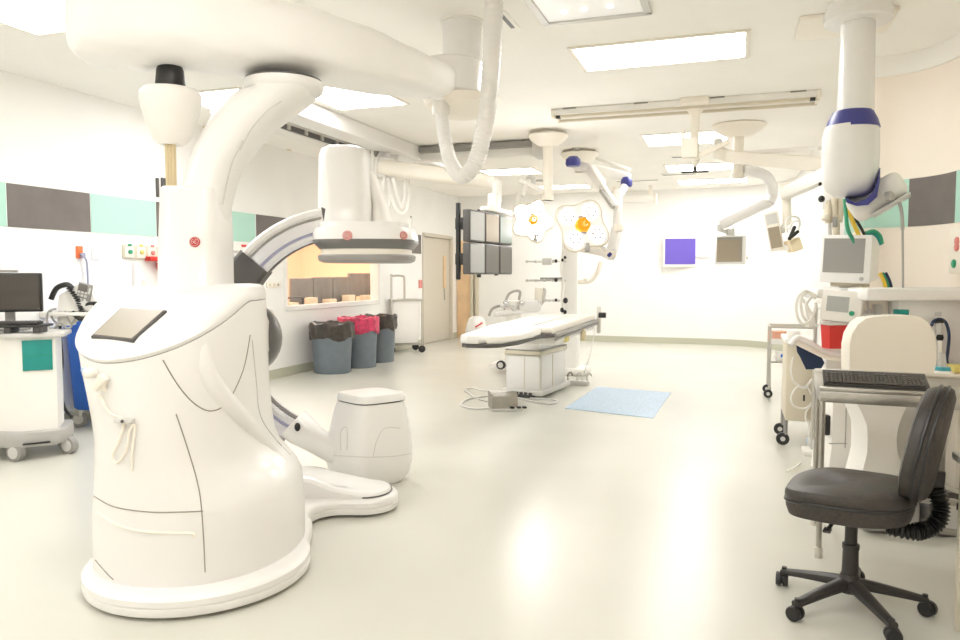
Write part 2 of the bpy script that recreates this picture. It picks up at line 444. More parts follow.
slot((-.72, 11.4), (.4, .07), 'dark ceiling slot beside the hanging rail carriage')
slot((-1.75, 14.0), (.75, .06), 'thin dark ceiling slot near the back wall beside blue capped arm')
b = MB(); b.lathe([(.05,0), (.05,-.02), (.02,-.035), (0,-.035)], (-2.1, 10.2, ZC)); solo(b, 'sprinkler', 'lightgrey', 'small ceiling sprinkler above the far surgical lamp mount', 'sprinkler', (-2.1, 10.2, ZC))

# ------------------------------------------------------------------ ceiling rails
def rail_x(x0, x1, y0, y1, lb, h=.085):
    t = thing('ceiling_rail', lb, 'ceiling rail', ((x0+x1)/2, (y0+y1)/2, ZC-h), 0)
    b = MB(); b.box(((x0+x1)/2, (y0+y1)/2, ZC-.032), (x1-x0, y1-y0, .064), .008, 1); part(b, 'housing', 'whitewarm', t)
    for yy in (y0+.05, y1-.05):
        b = MB(); b.box(((x0+x1)/2, yy, ZC-h+.012), (x1-x0-.02, .05, .03)); part(b, 'track', 'beigep', t)
    for xe in (x0+.02, x1-.02):
        b = MB(); b.box((xe, (y0+y1)/2, ZC-.045), (.03, y1-y0+.02, .08), .005, 1); e_ = part(b, 'end_cap', 'cream', t)
        b = MB(); b.box((xe+(.05 if xe < 0 else -.05), y0+.05, ZC-h+.006), (.05, .055, .03), .004, 1); part(b, 'end_stop', 'black', e_)
    for k in range(4):
        xx = x0+.2+(x1-x0-.4)*k/3; b = MB(); b.box((xx, y0-.006, ZC-.008), (.14, .02, .012), .003, 1); part(b, 'mounting_bracket', 'midgrey', t)
    return t
rail_x(-1.87, .73, 7.72, 8.05, 'long cream ceiling rail running across in front of the dish mount')
t = thing('rail_carriage', 'cream hanging carriage with crossed arms under the long ceiling rail', 'rail carriage', tuple(at(695, 105, 8.0)))
c0 = at(695, 104, 7.35); c1 = at(696, 154, 7.35)
b = MB(); b.box((c0.x, c0.y+.05, c0.z+.02), (.27, .34, .07), .015); part(b, 'trolley', 'cream', t)
b = MB(); b.lathe([(.10,0), (.07,-.06), (.045,-.1), (.04,-.5), (.06,-.52)], (c0.x, c0.y+.08, c0.z)); part(b, 'post', 'cream', t)
b = MB(); b.bar(c1+Vector((-.14,0,.06)), c1+Vector((.02,0,.06)), .1, .2, .02); b.bar(c1+Vector((.02,.05,-.02)), c1+Vector((.3,.1,.12)), .06, .05, .015); b.bar(c1+Vector((-.13,0,.1)), c1+Vector((-.13,0,.24)), .03, .03, .01); part(b, 'cross_arm', 'cream', t)
b = MB(); p = at(695, 172, 8.0); b.cyl(p, p+Vector((0,0,.1)), .02); b.box((p.x, p.y, p.z), (.28, .03, .02), .006, 1, m=None); part(b, 'handle_bar', 'darkgrey', t)
b = MB(); b.cyl(p+Vector((0,0,.08)), c1+Vector((0,.1,.0)), .03, .045); part(b, 'lower_post', 'cream', t)

# beam that carries the detector-side suspension: two long rails running away from the camera
t = thing('ceiling_beam', 'white ceiling beam pair running back behind the scanner arm', 'ceiling beam', (-4.5, 8.4, ZC-.16))
b = MB(); b.box((-4.22, 8.4, ZC-.09), (.30, 4.8, .18), .02); part(b, 'wide_beam', 'white', t)
b = MB(); b.box((-4.95, 8.1, ZC-.06), (.22, 3.6, .12), .01); part(b, 'side_rail', 'whitewarm', t)
b = MB(); b.box((-4.83, 8.05, ZC-.075), (.03, 3.4, .06)); part(b, 'track_slot', 'darkgrey', t)
b = MB()
for k in range(9): b.box((-4.81, 6.6+k*.36, ZC-.075), (.02, .06, .05))
part(b, 'roller', 'steel', t)
b = MB(); b.box((-4.55, 9.15, ZC-.13), (.75, .55, .24), .02); part(b, 'crossbeam', 'white', t)
b = MB(); b.box((-4.1, 10.5, ZC-.185), (.6, .55, .02)); b.box((-4.75, 8.75, ZC-.16), (.1, .12, .1)); part(b, 'cover_plate', 'midgrey', t)
t = thing('ceiling_rail', 'grey topped ceiling rail behind the looping white hose', 'ceiling rail', (-3.3, 9.4, ZC-.15))
b = MB(); b.box((-3.4, 9.45, ZC-.12), (1.85, .16, .15), .01); part(b, 'housing', 'whitewarm', t)
b = MB(); b.box((-3.4, 9.33, ZC-.06), (1.8, .10, .07)); part(b, 'track', 'midgrey', t)
b = MB(); b.box((-2.42, 9.4, ZC-.13), (.12, .34, .2), .01); part(b, 'end_cap', 'lightgrey', t)
t = thing('ceiling_rail', 'cream ceiling rail at the back wall beside the upright lamp arm', 'ceiling rail', (-1.9, 14.8, ZC-.25))
b = MB(); b.box((-1.95, 14.9, ZC-.26), (.9, .12, .12), .01); part(b, 'housing', 'whitewarm', t)
b = MB(); b.box((-1.5, 14.9, ZC-.26), (.05, .16, .2), .01); b.box((-2.3, 14.9, ZC-.1), (.06, .1, .2)); b.box((-1.6, 14.9, ZC-.1), (.06, .1, .2)); part(b, 'bracket', 'cream', t)
for px, py, lb in ((205, 125, 'small brass wall sensor high on the wall beside the sensor mast'), (287, 147, 'small brass wall sensor high on the wall above the big window')):
    p = onp(px, py, 0, XL)
    t = thing('wall_sensor', lb, 'sensor', tuple(p), 0, 'brass sensors under the ceiling')
    b = MB(); b.box((XL+.03, p.y, p.z), (.06, .09, .09), .01); part(b, 'housing', 'brass', t)
    b = MB(); b.box((XL+.063, p.y, p.z), (.006, .05, .05), .002, 1); part(b, 'lens_window', 'yellow', t)
exec_after = []
# ------------------------------------------------------------------ the big scanner
SC = LD(-1.367, 3.62, 0)
t = thing('angiography_scanner', 'large white mobile C-arm scanner with console screen and round bumper base', 'medical scanner', tuple(SC))
def ring(l0, l1, d0, d1, z, n=2.6, N=64):
    # l0, l1: where the outline should be seen at its two sides; solved to real widths
    p0, p1 = l0, l1; e0, e1 = (p0-480)/FOC*3.5, (p1-480)/FOC*3.6
    for it in range(9):
        cl, a, cd, b = (e0+e1)/2, (e1-e0)/2, (d0+d1)/2, (d1-d0)/2; out = []
        for k in range(N):
            q = 2*PI*k/N; c, s = math.cos(q), math.sin(q)
            la = cl+a*math.copysign(abs(c)**(2/n), c); de = cd+b*math.copysign(abs(s)**(2/n), s)
            out.append(LD(la, de, z(la, de) if callable(z) else z))
        xs = [pxx(p) for p in out]
        e0 += (p0-min(xs))/FOC*3.4; e1 += (p1-max(xs))/FOC*3.4
    return out
# bumper base: round apron with a tongue reaching out to the side
N = 96
def outline(off):
    pts = []
    R = .505+off
    for k in range(29):                                   # round apron, going round from the back to the tongue's neck
        an = math.radians(100)+math.radians(285)*k/28
        pts.append((-1.325+R*math.cos(an), 3.445+R*math.sin(an)))
    h = .20+off; yc = 4.44
    pts += [(-.90+off, 3.90), (-.955+off, 4.04-off*.3), (-.93+off*.6, 4.17-off*.8), (-.84, yc-h-.005), (-.69, yc-h)]
    for k in range(1, 9):
        an = -PI/2+PI*k/8; pts.append((-.69+h*math.cos(an)*.95, yc+h*math.sin(an)))
    pts += [(-.95, yc+h), (-1.2, yc+h-.1+off), (-1.36, 4.25+off)]
    c = spline([Vector((p[0], p[1], 0)) for p in pts], 5, True)
    return c
def base_ring(off, z): return [LD(p.x, p.y, z) for p in outline(off)]
b = MB(); b.loft([base_ring(-.03, .012), base_ring(-.005, .018), base_ring(.0, .03), base_ring(.0, .052), base_ring(-.006, .056), base_ring(-.0, .06), base_ring(0, .085), base_ring(-.012, .1), base_ring(-.035, .108)])
bumper = part(b, 'bumper_base', 'white', t)
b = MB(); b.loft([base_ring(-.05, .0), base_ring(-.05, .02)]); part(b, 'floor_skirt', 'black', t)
b = MB()
tr_ = []
def tongue(off, z):
    h = .165+off; o = []
    for k in range(17):
        a = -PI/2+PI*k/16; o.append((-.69+h*math.cos(a)*.9, 4.44+h*math.sin(a)))
    for k in range(5): o.append((-.85-.3*k/4, 4.44+h))
    for k in range(5): o.append((-1.15+.3*k/4, 4.44-h))
    return [LD(p[0], p[1], z(p[0]) if callable(z) else z) for p in o]
slope = lambda q: (lambda la: q+.09*max(0, min(1, (-.72-la)/.3))**1.5)
b.loft([tongue(0, .1), tongue(-.0, slope(.118)), tongue(-.012, slope(.132)), tongue(-.05, slope(.14))])
part(b, 'tongue_cover', 'white', t)
b = MB(); q = [p+Vector((0,0,.0)) for p in tongue(.004, .112)[:17]]; b.tube(q, .004, 6, 1); part(b, 'tongue_seam', 'darkgrey', t)
# body: stacked contours (left, right, front, back limits in metres beside / away from the camera)
rows = [(.105, 93, 305, 3.03, 4.12, 2.1), (.20, 92, 305, 3.02, 4.12, 2.15), (.32, 92, 304, 3.015, 4.14, 2.2), (.41, 93, 302.5, 3.01, 4.15, 2.2),
        (.46, 93.5, 298, 3.01, 4.15, 2.2), (.51, 94, 289, 3.01, 4.15, 2.2), (.56, 94.5, 280, 3.01, 4.15, 2.2), (.62, 94.5, 275, 3.01, 4.15, 2.2), (.70, 94, 272.5, 3.01, 4.15, 2.2), (.80, 91, 270.5, 3.01, 4.14, 2.2), (.89, 87, 269, 3.01, 4.14, 2.2)]
rings = [ring(r[1], r[2], r[3], r[4], r[0], r[5]) for r in rows]
def lipz(la, de): return min(1.076+.135*(la+1.479)+.445*(de-3.05), 1.29+.02*(la+1.4))
rings.append(ring(81, 268, 3.01, 4.12, lambda la, de: .55*lipz(la, de)+.45*.90, 2.15))
rings.append(ring(77.5, 266, 3.01, 4.10, lipz, 2.1))
b = MB(); b.loft(rings, True, True)
bvh = tree(b)
body = part(b, 'body', 'white', t)
cons = [ring(77.5, 266, 3.01, 4.10, lambda la, de: lipz(la, de)+.004, 2.1),
        ring(75, 266, 3.0, 4.10, lambda la, de: lipz(la, de)+.022, 2.1),
        ring(78.5, 265.5, 3.02, 4.09, lambda la, de: lipz(la, de)+.045, 2.1),
        ring(93, 264, 3.08, 4.06, lambda la, de: lipz(la, de)+.066, 2.1),
        ring(120, 259, 3.24, 3.98, lambda la, de: lipz(la, de)+.078, 2.1),
        ring(138, 250, 3.42, 3.9, lambda la, de: lipz(la, de)+.082, 2.1)]
b = MB(); b.loft(cons, True, True)
cb = tree(b)
console = part(b, 'console', 'white', t)
# console screen: laid on the sloping console
qs = [(95,337), (133,341), (164,313), (122,311)]
q3 = [hit(cb, *p)[0] for p in qs]
n = (q3[1]-q3[0]).cross(q3[3]-q3[0]).normalized()
if n.dot(EYEP-q3[0]) < 0: n = -n
cen = sum(q3, Vector())/4
q3 = [p-n*(p-cen).dot(n) for p in q3]
b = MB(); b.loft([[cen+(p-cen)*1.10-n*.03 for p in q3], [cen+(p-cen)*1.10+n*.008 for p in q3], [cen+(p-cen)*1.06+n*.012 for p in q3]]); bz = part(b, 'screen_bezel', 'darkgrey', t)
b = MB(); b.loft([[p+n*.006 for p in q3], [p+n*.0145 for p in q3]]); part(b, 'screen', 'consolescreen', bz)
# panel seams, laid on the body surface
def seam(pts, name='panel_seam', r=.0028, sm=6, bv=None, mt='seam', par=None):
    P = hits(bv or bvh, [(p.x, p.y) for p in spline([Vector((x, y, 0)) for x, y in pts], sm)], .0008)
    if len(P) > 1:
        b = MB(); b.tube(P, r, 5, 1); part(b, name, mt, par or t)
seam([(94,496), (115,507), (150,512), (180,512), (203,511)])
seam([(205,572), (203,530), (199,490), (188,450), (176,414)])
seam([(163,360), (178,385), (195,404), (212,411), (228,401), (243,370), (250,335)])
seam([(98,512), (120,526), (150,532), (190,533), (193,537)], r=.006, mt='cream')
seam([(92,556), (130,590), (200,594), (260,585), (304,560)], r=.003)
seam([(252,340), (256,380), (262,420), (290,455)], r=.003, mt='lightgrey')
# hip fin: rounded ridge that sweeps from the console down the flank to the tongue
fp = [(207,338), (206,362), (214,384), (234,408), (262,436), (288,460), (300,474)]
P = hits(bvh, [(p.x, p.y) for p in spline([Vector((x, y, 0)) for x, y in fp], 6)], -.04)
b = MB(); b.tube(P, lambda q: .06*(math.sin(PI*min(1, q*.9+.1))**.5)+.002, 16, 1); part(b, 'flank_ridge', 'white', t)
# hand switch and hose holder hanging on the operator side
b = MB(); h, n = hit(bvh, 95, 372, .02); F = plane_frame(h, n); b.m = F; b.lathe([(.022,-.02), (.025,.0), (.022,.02), (.010,.032)], seg=16); hs = part(b, 'hand_switch', 'whitewarm', t)
b = MB(plane_frame(*hit(bvh, 91, 369, .03))); b.ball((0,0,0), .012); part(b, 'switch_button', 'matblue', hs)
h, n = hit(bvh, 104, 382, .03); b = MB(plane_frame(h, n)); b.box((0,0,-.01), (.085,.038,.035), .014, m=Matrix.Rotation(.7, 4, 'Z')); b.box((.0,.0,-.02), (.04,.07,.02), .008); part(b, 'switch_holder', 'cream', t)
cp = hits(bvh, [(102,394), (112,412), (125,420), (121,440), (115,455), (119,462), (128,450), (131,430), (136,425), (134,450), (133,470)], .012)
b = MB(); b.tube(cp, .006, 6, 6); part(b, 'switch_cable', 'cream', t)
h, n = hit(bvh, 126, 420, .012); b = MB(plane_frame(h, n)); b.box((0,0,0), (.08,.02,.03), .006); cl = part(b, 'cable_clip', 'lightgrey', t)
b = MB(plane_frame(h+n*.016, n)); b.lathe([(.007,-.005), (.007,.003), (0,.003)], seg=10); part(b, 'clip_screw', 'darkgrey', cl)
# column on the body and curved support arm up to the boom
DC = 3.72
def rsec(x, y, d, hx, hd, n=4, N=40, tilt=0):
    c = at(x, y, d); s = d/FOC; out = []
    for k in range(N):
        q = 2*PI*k/N; cc, ss = math.cos(q), math.sin(q)
        u = hx*s*math.copysign(abs(cc)**(2/n), cc); v = hd*math.copysign(abs(ss)**(2/n), ss)
        out.append(c+RT*(u*math.cos(tilt))+Vector((0,0,1))*(u*math.sin(tilt))+Vector((-_sy,_cy,0))*v)
    return out
b = MB(); b.loft([rsec(197,300,DC,38,.26,3.2), rsec(197,288,DC,33,.21,3.6), rsec(197,283,DC,30.5,.19,3.8), rsec(197,240,DC,30,.18,4), rsec(196.5,192,DC,29,.16,4), rsec(196.5,189,DC,27.5,.145,4)])
cv = tree(b)
column = part(b, 'column', 'white', t)
arm = [(198,262,22,.12,0), (203,225,22.5,.14,-.05), (208,195,22.5,.15,-.14), (216,167,23,.155,-.3), (230,142,24.5,.165,-.46), (247,120,25,.17,-.58), (263,107,25,.175,-.55), (275,100,26,.18,-.33), (282,95,30,.185,-.1), (284,89,34,.19,0)]
arm = [Vector(a) if 0 else a for a in arm]
S = []
for i in range(len(arm)-1):
    a0, a1, a2, a3 = arm[max(i-1,0)], arm[i], arm[i+1], arm[min(i+2, len(arm)-1)]
    for k in range(4):
        q = k/4; S.append(tuple(.5*(2*p1+(p2-p0)*q+(2*p0-5*p1+4*p2-p3)*q*q+(3*p1-p0-3*p2+p3)*q**3) for p0, p1, p2, p3 in zip(a0, a1, a2, a3)))
S.append(arm[-1])
b = MB(); b.loft([rsec(x, y, DC+.1*min(1, max(0,(200-y)/100)), hx, hd, 2.5, 40, ti) for x, y, hx, hd, ti in S])
av = tree(b); part(b, 'support_arm', 'white', t)
seam([(240,150), (252,128), (268,110), (282,101)], bv=av, r=.0025, mt='lightgrey', name='arm_seam')
seam([(222,205), (231,165), (243,140)], bv=av, r=.004, mt='lightgrey', name='arm_seam')
dk = at(284, 83, DC+.1)
b = MB(); b.lathe([(.155,-.07), (.195,-.045), (.205,-.02), (.20,.0), (.19,.004)], tuple(dk), 40); part(b, 'swivel_ring', 'white', t)
b = MB(); b.lathe([(.192,.0), (.192,.012)], tuple(dk), 40); part(b, 'swivel_gap', 'darkgrey', t)
h, n = hit(cv, 195, 242, .003); monogram(t, h, n, .025)
# sensor mast
mp = at(171.5, 190, DC-.06)
b = MB()
for dx in (-.016, 0, .016): b.cyl(mp+RT*dx+Vector((0,0,-.05)), mp+RT*dx+Vector((0,0,.24)), .011, seg=10)
mast = part(b, 'sensor_mast', 'brass', t)
s_ = (DC-.06)/FOC
cz = at(172, 145, DC-.06)
b = MB(); b.lathe([(0,0), (.055,.0), (.085,.025), (.115,.09), (.138,.17), (.147,.225), (.143,.25), (.125,.268), (.08,.278)], tuple(cz), 36); sm_ = part(b, 'sensor_cup', 'whitewarm', t)
b = MB(); b.lathe([(.068,.27), (.072,.28), (.064,.36), (.055,.385), (.03,.395), (0,.396)], tuple(cz), 32); cap = part(b, 'sensor_cap', 'black', t, 'black rounded cap with small white spot')
b = MB(plane_frame(at(164.5, 74, DC-.06-.058), -FW)); b.ball((0,0,0), .017, .024, .012, 14); part(b, 'sensor_eye', 'white', cap)
# C-arm: ring segment facing the camera, open towards the table
CD = 5.1; CC = at(345, 335, CD); s_ = CD/FOC
CF = camframe(CC, math.radians(9))
def arcseg(name, r0, r1, a0, a1, y0, y1, mt, par, n=40, bev=.015):
    b = MB(CF); rings = []
    for k in range(n+1):
        a = math.radians(a0+(a1-a0)*k/n); c, s = math.cos(a), math.sin(a)
        sec = [(r0, y0+bev), (r0+bev, y0), (r1-bev, y0), (r1, y0+bev), (r1, y1-bev), (r1-bev, y1), (r0+bev, y1), (r0, y1-bev)]
        rings.append([(r*c, y, r*s) for r, y in sec])
    b.loft(rings); return part(b, name, mt, par)
RO, RI = 125*s_, 96*s_
carm = arcseg('c_arm', RI, RO, 98, 240, -.10, .13, 'silver', t)
arcseg('rail_groove', RI+.042, RI+.062, 98, 240, -.108, -.09, 'bluegrey', carm, 40, .004)
arcseg('rail_groove', RI+.135, RI+.15, 98, 240, -.106, -.09, 'midgrey', carm, 40, .003)
arcseg('outer_cover', RI+.155, RO+.008, 98, 240, -.118, .14, 'white', carm, 40, .012)
arcseg('inner_track', RI-.004, RI+.02, 98, 240, -.04, .06, 'darkgrey', carm, 40, .004)
arcseg('arm_end', RI-.01, RO+.012, 96, 99.5, -.12, .15, 'darkgrey', carm, 4)
arcseg('arm_carriage', RI-.008, RO+.018, 139, 167, -.135, .16, 'darkgrey', t, 16, .02)
arcseg('carriage_arm', RO+.02, RO+.13, 143, 196, -.1, .16, 'lightgrey', t, 16, .03)
pv = at(250, 338, 4.72)
b = MB(); b.ball(tuple(pv), .20, .2, .225, 32, None); b.bm.transform(Matrix.Identity(4)); part(b, 'pivot_housing', 'pivotgrey', t, 'dark grey round pivot housing')
b = MB(); b.bar(LD(-1.40, 4.0, 1.05), LD(-1.58, 5.1, 1.03), .36, .34, .08); part(b, 'pivot_beam', 'lightgrey', t)
# detector
dc = at(367, 240, CD)
sD = CD/FOC
b = MB()
def dring(x0, x1, y, d=CD, hd=.24, n=3.4): return rsec((x0+x1)/2, y, d, (x1-x0)/2, hd, n, 48)
b.loft([dring(320,372,243,hd=.2), dring(320,372,225,hd=.2), dring(320.5,371,190,hd=.195), dring(321,370,158,hd=.19), dring(323,367,151,hd=.17), dring(329,360,148,hd=.13)])
dv = tree(b); dh = part(b, 'detector_housing', 'white', t)
b = MB(); b.loft([rsec(382,226,CD+.1,11,.13,2.4,24), rsec(380,205,CD+.1,8,.1,2.4,24), rsec(374,185,CD+.08,7,.1,2.4,24), rsec(368,172,CD+.05,6,.08,2.4,24)]); part(b, 'rear_fairing', 'whitewarm', t)
b = MB(); b.loft([dring(326,404,231,hd=.28), dring(318,414,229.5,hd=.31), dring(316.5,417,235,hd=.325), dring(316.5,417.5,241,hd=.325)][::1]+[]) ; dv2 = tree(b); dcol = part(b, 'detector_collar', 'white', t)
b = MB(); b.loft([dring(320,408,224,hd=.27), dring(323,406,231,hd=.28)]); part(b, 'collar_top', 'white', t)
b = MB(); b.loft([dring(317,417.5,241,hd=.326), dring(317,417.5,244,hd=.326), dring(323,412,250,hd=.305)]); part(b, 'grey_band', 'bandmid', dcol)
b = MB(); b.loft([dring(324,411,250,hd=.30), dring(324,411,255.5,hd=.30)]); part(b, 'detector_neck', 'cream', t)
b = MB(); b.loft([dring(322,414,255.5,hd=.31), dring(321,415,257,hd=.315), dring(322,414,261,hd=.31), dring(326,410,263,hd=.29)]); part(b, 'detector_plate', 'midgrey', t)
for px, r in ((347.5, .032), (403.5, .028)):
    h, n = hit(dv2, px, 235.5, .002); monogram(t, h, n, r, 'redpale', 'white')
# x-ray tube at the foot of the C
TD = 5.12
def tring(x0, x1, y, hd, n=4.2, th=math.radians(41)):     # rounded square set corner-on
    c = at((x0+x1)/2, y, TD); o = []
    for k in range(56):
        q = 2*PI*k/56; a_ = math.copysign(abs(math.cos(q))**(2/n), math.cos(q)); b_ = math.copysign(abs(math.sin(q))**(2/n), math.sin(q))
        o.append((a_*math.cos(th)-b_*math.sin(th), a_*math.sin(th)+b_*math.cos(th)))
    m_ = max(abs(p[0]) for p in o); h_ = (x1-x0)/2*TD/FOC/m_
    return [c+RT*(p[0]*h_)+Vector((-_sy,_cy,0))*(p[1]*h_*.92) for p in o]
b = MB(); b.loft([tring(352,388,483,.16), tring(338,402,480,.24), tring(329,409,472,.285), tring(326,412,460,.30), tring(325.5,412.5,450,.30), tring(329,410,430,.29), tring(334,406.5,409,.27), tring(337,404,400.5,.25)])
tv = tree(b); tb_ = part(b, 'tube_housing', 'white', t)
b = MB(); b.loft([tring(339,402,401.5,.24), tring(339,402,398.5,.24)]); part(b, 'lid_gap', 'darkgrey', tb_)
b = MB(); b.loft([tring(337,405.5,399,.25), tring(337,405.5,395,.25), tring(339,403,392,.235), tring(350,393,391,.17)]); part(b, 'tube_lid', 'white', t)
seam([(326,455), (345,456), (370,457), (395,456), (412,453)], bv=tv, r=.003, mt='lightgrey', name='tube_seam', par=tb_)
seam([(341,451), (341,432), (347,428), (347,450)], bv=tv, r=.003, mt='lightgrey', name='tube_seam', par=tb_)
seam([(373,457), (377,440), (385,428), (400,428)], bv=tv, r=.0025, mt='lightgrey', name='tube_seam', par=tb_)
b = MB(); b.loft([rsec(293,423,CD,15,.15,3,24,.80), rsec(302,431,CD,13.5,.15,3,24,.85), rsec(314,439,CD,11.5,.13,3,24,.9), rsec(335,451,TD,11,.12,3,24,1.0), rsec(352,457,TD,11,.12,3,24,1.1)]); part(b, 'tube_arm', 'white', t)
b = MB(); b.ball(tuple(at(297.5, 427, CD-.165)), .02, .02, .03, 10); part(b, 'arm_stop', 'black', t)

# ------------------------------------------------------------------ overhead cable boom
t = thing('cable_boom', 'huge white draped overhead boom sweeping above the scanner to a ceiling column', 'ceiling boom', tuple(at(461, 14, 5.1)))
bp_ = [(84,31,3.50,29,.10), (90,29,3.50,33,.17), (115,27,3.52,36,.21), (165,28,3.58,36,.22), (220,33,3.70,36,.22), (283,43,3.88,33,.22), (340,56,4.14,28,.21), (390,71,4.5,22,.19), (425,80,4.85,17,.16), (442,84,5.02,15,.12)]
S = []
for i in range(len(bp_)-1):
    a0, a1, a2, a3 = bp_[max(i-1,0)], bp_[i], bp_[i+1], bp_[min(i+2, len(bp_)-1)]
    for k in range(5):
        q = k/5; S.append(tuple(.5*(2*p1+(p2-p0)*q+(2*p0-5*p1+4*p2-p3)*q*q+(3*p1-p0-3*p2+p3)*q**3) for p0, p1, p2, p3 in zip(a0, a1, a2, a3)))
S.append(bp_[-1])
C3 = [at(x, y, d) for x, y, d, h, w in S]; rings = []
for i, (x, y, d, h, w) in enumerate(S):
    dv_ = (C3[min(i+1, len(S)-1)]-C3[max(i-1, 0)]); dv_.z = 0; dv_.normalize()
    side = Vector((-dv_.y, dv_.x, 0)); hh = h*d/FOC; rr = []
    for k in range(36):
        q = 2*PI*k/36; cc, ss = math.cos(q), math.sin(q)
        wob = 1+.012*math.sin(i*1.3+k*.9)+.01*math.sin(i*.7-k*1.7)
        rr.append(C3[i]+side*(w*1.15*math.copysign(abs(cc)**.62, cc)*wob)+Vector((0,0,1))*(hh*math.copysign(abs(ss)**.62, ss)*wob))
    rings.append(rr)
b = MB(); b.loft(rings); part(b, 'drape_cover', 'drape', t)
b = MB()
q = at(452, 80, 5.1); b.lathe([(.20,-.12), (.225,-.10), (.225,.10), (.20,.12)], (0,0,0), 40, frame(q)); b.bar(q+Vector((0,0,.0)), at(478, 84, 5.12), .24, .38, .05); part(b, 'boom_head', 'white', t)
b = MB(); b.lathe([(.12,-.24), (.25,-.17), (.27,-.12), (.2,-.1)], tuple(at(462, 82, 5.12)), 32); b.bar(at(432, 96, 5.0), at(490, 112, 5.15), .3, .05, .02); part(b, 'head_underside', 'cream', t)
q = at(462, 14, 5.1)
b = MB(); b.cyl((q.x, q.y, 2.7), (q.x, q.y, ZC), .135, seg=32); part(b, 'ceiling_column', 'white', t)
b = MB(); b.lathe([(.15, 0), (.15, -.012), (.136,-.012)], (q.x, q.y, ZC), 32); part(b, 'column_collar', 'whitewarm', t)
b = MB(); b.tube([at(428, 93, 4.85), at(436, 95, 4.9), at(446, 95, 4.92)], .03, 8); b.tube([at(420, 90, 4.85), at(428, 88, 4.8), at(434, 96, 4.85)], .022, 8); b.tube([at(436, 88, 4.8), at(433, 76, 4.8), at(434, 62, 4.85)], .018, 8); part(b, 'drape_ruffle', 'drape', t)
# sagging clear-plastic folds below the end of the boom
b = MB()
for i in range(6): b.ball(tuple(at(100+i*10, 58+3*math.sin(i*2.1), 3.62)), .07+.02*math.sin(i*1.7), .09, .05, 14)
part(b, 'plastic_folds', 'drape', t)
# hose looping down from the ceiling
hp = [at(494, -18, 4.7), at(493, 30, 4.7), at(490, 85, 4.7), at(484, 130, 4.72), at(475, 163, 4.76), at(462, 176, 4.82), at(451, 163, 4.88), at(445, 140, 4.92), at(442, 120, 4.95), at(441, 108, 4.97)]
t2 = thing('hanging_hose', 'white ribbed hose looping from the ceiling down beside the boom column', 'hose', tuple(hp[5]))
b = MB(); P = spline(hp, 26); n = len(P)
b.tube(P, lambda q: (.062-.022*q)*(1+.05*math.sin(q*(n-1)*PI/1.5)), 14, 1); part(b, 'ribbed_hose', 'white', t2)
b = MB(); b.lathe([(.055,-.05), (.06,0), (.05,.05)], tuple(hp[-1]), 16); part(b, 'end_fitting', 'whitewarm', t2)

# ------------------------------------------------------------------ suspension arm with cable loops, six-monitor bank
a0, a1 = at(385, 168, 9.5), at(492, 182, 8.6)
t = thing('monitor_suspension', 'cream horizontal ceiling suspension arm above the six monitors', 'ceiling arm', tuple(a0))
b = MB(); dv_ = (a1-a0); dv_.z = 0; dv_.normalize(); sd = Vector((-dv_.y, dv_.x, 0)); rings = []
for k in range(13):
    q = k/12; c = a0.lerp(a1, q); w = .17*(1 if q < .9 else math.sqrt(max(.05, 1-((q-.9)/.1)**2)))
    h = .10 if q < .6 else .10-.03*(q-.6)/.4
    rings.append([c+sd*(w*math.copysign(abs(math.cos(x))**.6, math.cos(x)))+Vector((0,0,1))*(h*math.copysign(abs(math.sin(x))**.6, math.sin(x))) for x in [2*PI*j/24 for j in range(24)]])
b.loft(rings); part(b, 'arm_cover', 'cream', t)
b = MB(); b.lathe([(.13,-.13), (.145,-.11), (.145,.1), (.12,.12)], (0,0,0), 28, frame(a0)); part(b, 'pivot_drum', 'whitewarm', t)
b = MB(); b.cyl(a0+Vector((0,0,.08)), (a0.x, a0.y, ZC-.185), .07); part(b, 'hanger_post', 'white', t)
q = at(497, 190, 8.25)
b = MB(); b.cyl(q+Vector((0,0,.10)), q+Vector((0,0,-.14)), .05); b.cyl(a1, q+Vector((0,0,.06)), .06); part(b, 'drop_post', 'whitewarm', t)
b = MB(); b.bar(at(373,155,9.4), at(380,140,9.3), .07, .09, .01); part(b, 'joint_bracket', 'midgrey', t)
b = MB(); b.bar(at(372,135,9.2), at(390,142,9.3), .05, .05, .01); part(b, 'joint_bracket', 'midgrey', t)
t = thing('cable_loops', 'bundle of cream cable loops hanging behind the scanner detector', 'cables', tuple(at(390, 180, 9.3)))
for pts in ([(378,158), (374,180), (372,205), (374,217), (378,205), (383,182)], [(385,176), (382,198), (378,212), (386,214), (390,200), (388,178)], [(388,178), (392,198), (398,212), (405,213), (409,200), (408,180)], [(393,178), (398,196), (402,207), (405,196), (406,178)], [(411,218), (410.5,228)], [(373,150), (371,185), (374,215)]):
    b = MB(); b.tube([at(x, y, 9.36+.01*i) for i, (x, y) in enumerate(pts)], .026, 8, 6); part(b, 'cable', 'whitewarm', t)
P0, P1 = LD(-.105, 7.5, 1.42), LD(.375, 8.6, 1.42)
mv = (P1-P0); mv.z = 0; ML = mv.length; ma = math.atan2(mv.y, mv.x)
t = thing('monitor_bank_frame', 'black hanging bracket carrying six grey screens beside the suspension arm', 'monitor bracket', tuple(P0), ma)
F = frame(P0, ma)
for xx, yy, hh in ((.02,.135,.78), (ML-.1,.16,.7), (ML/2,.16,.74)):
    b = MB(F); b.box((xx,yy,.34), (.05,.04,hh), .01); part(b, 'upright', 'black', t)
b = MB(F); b.box((ML/2,.12,.16), (ML*.95,.05,.06), .01); b.box((ML/2,.12,.52), (ML*.95,.05,.06), .01); b.box((.06,.12,.52), (.1,.1,.12), .01); b.box((.06,.12,.16), (.1,.1,.12), .01); part(b, 'crossbar', 'black', t)
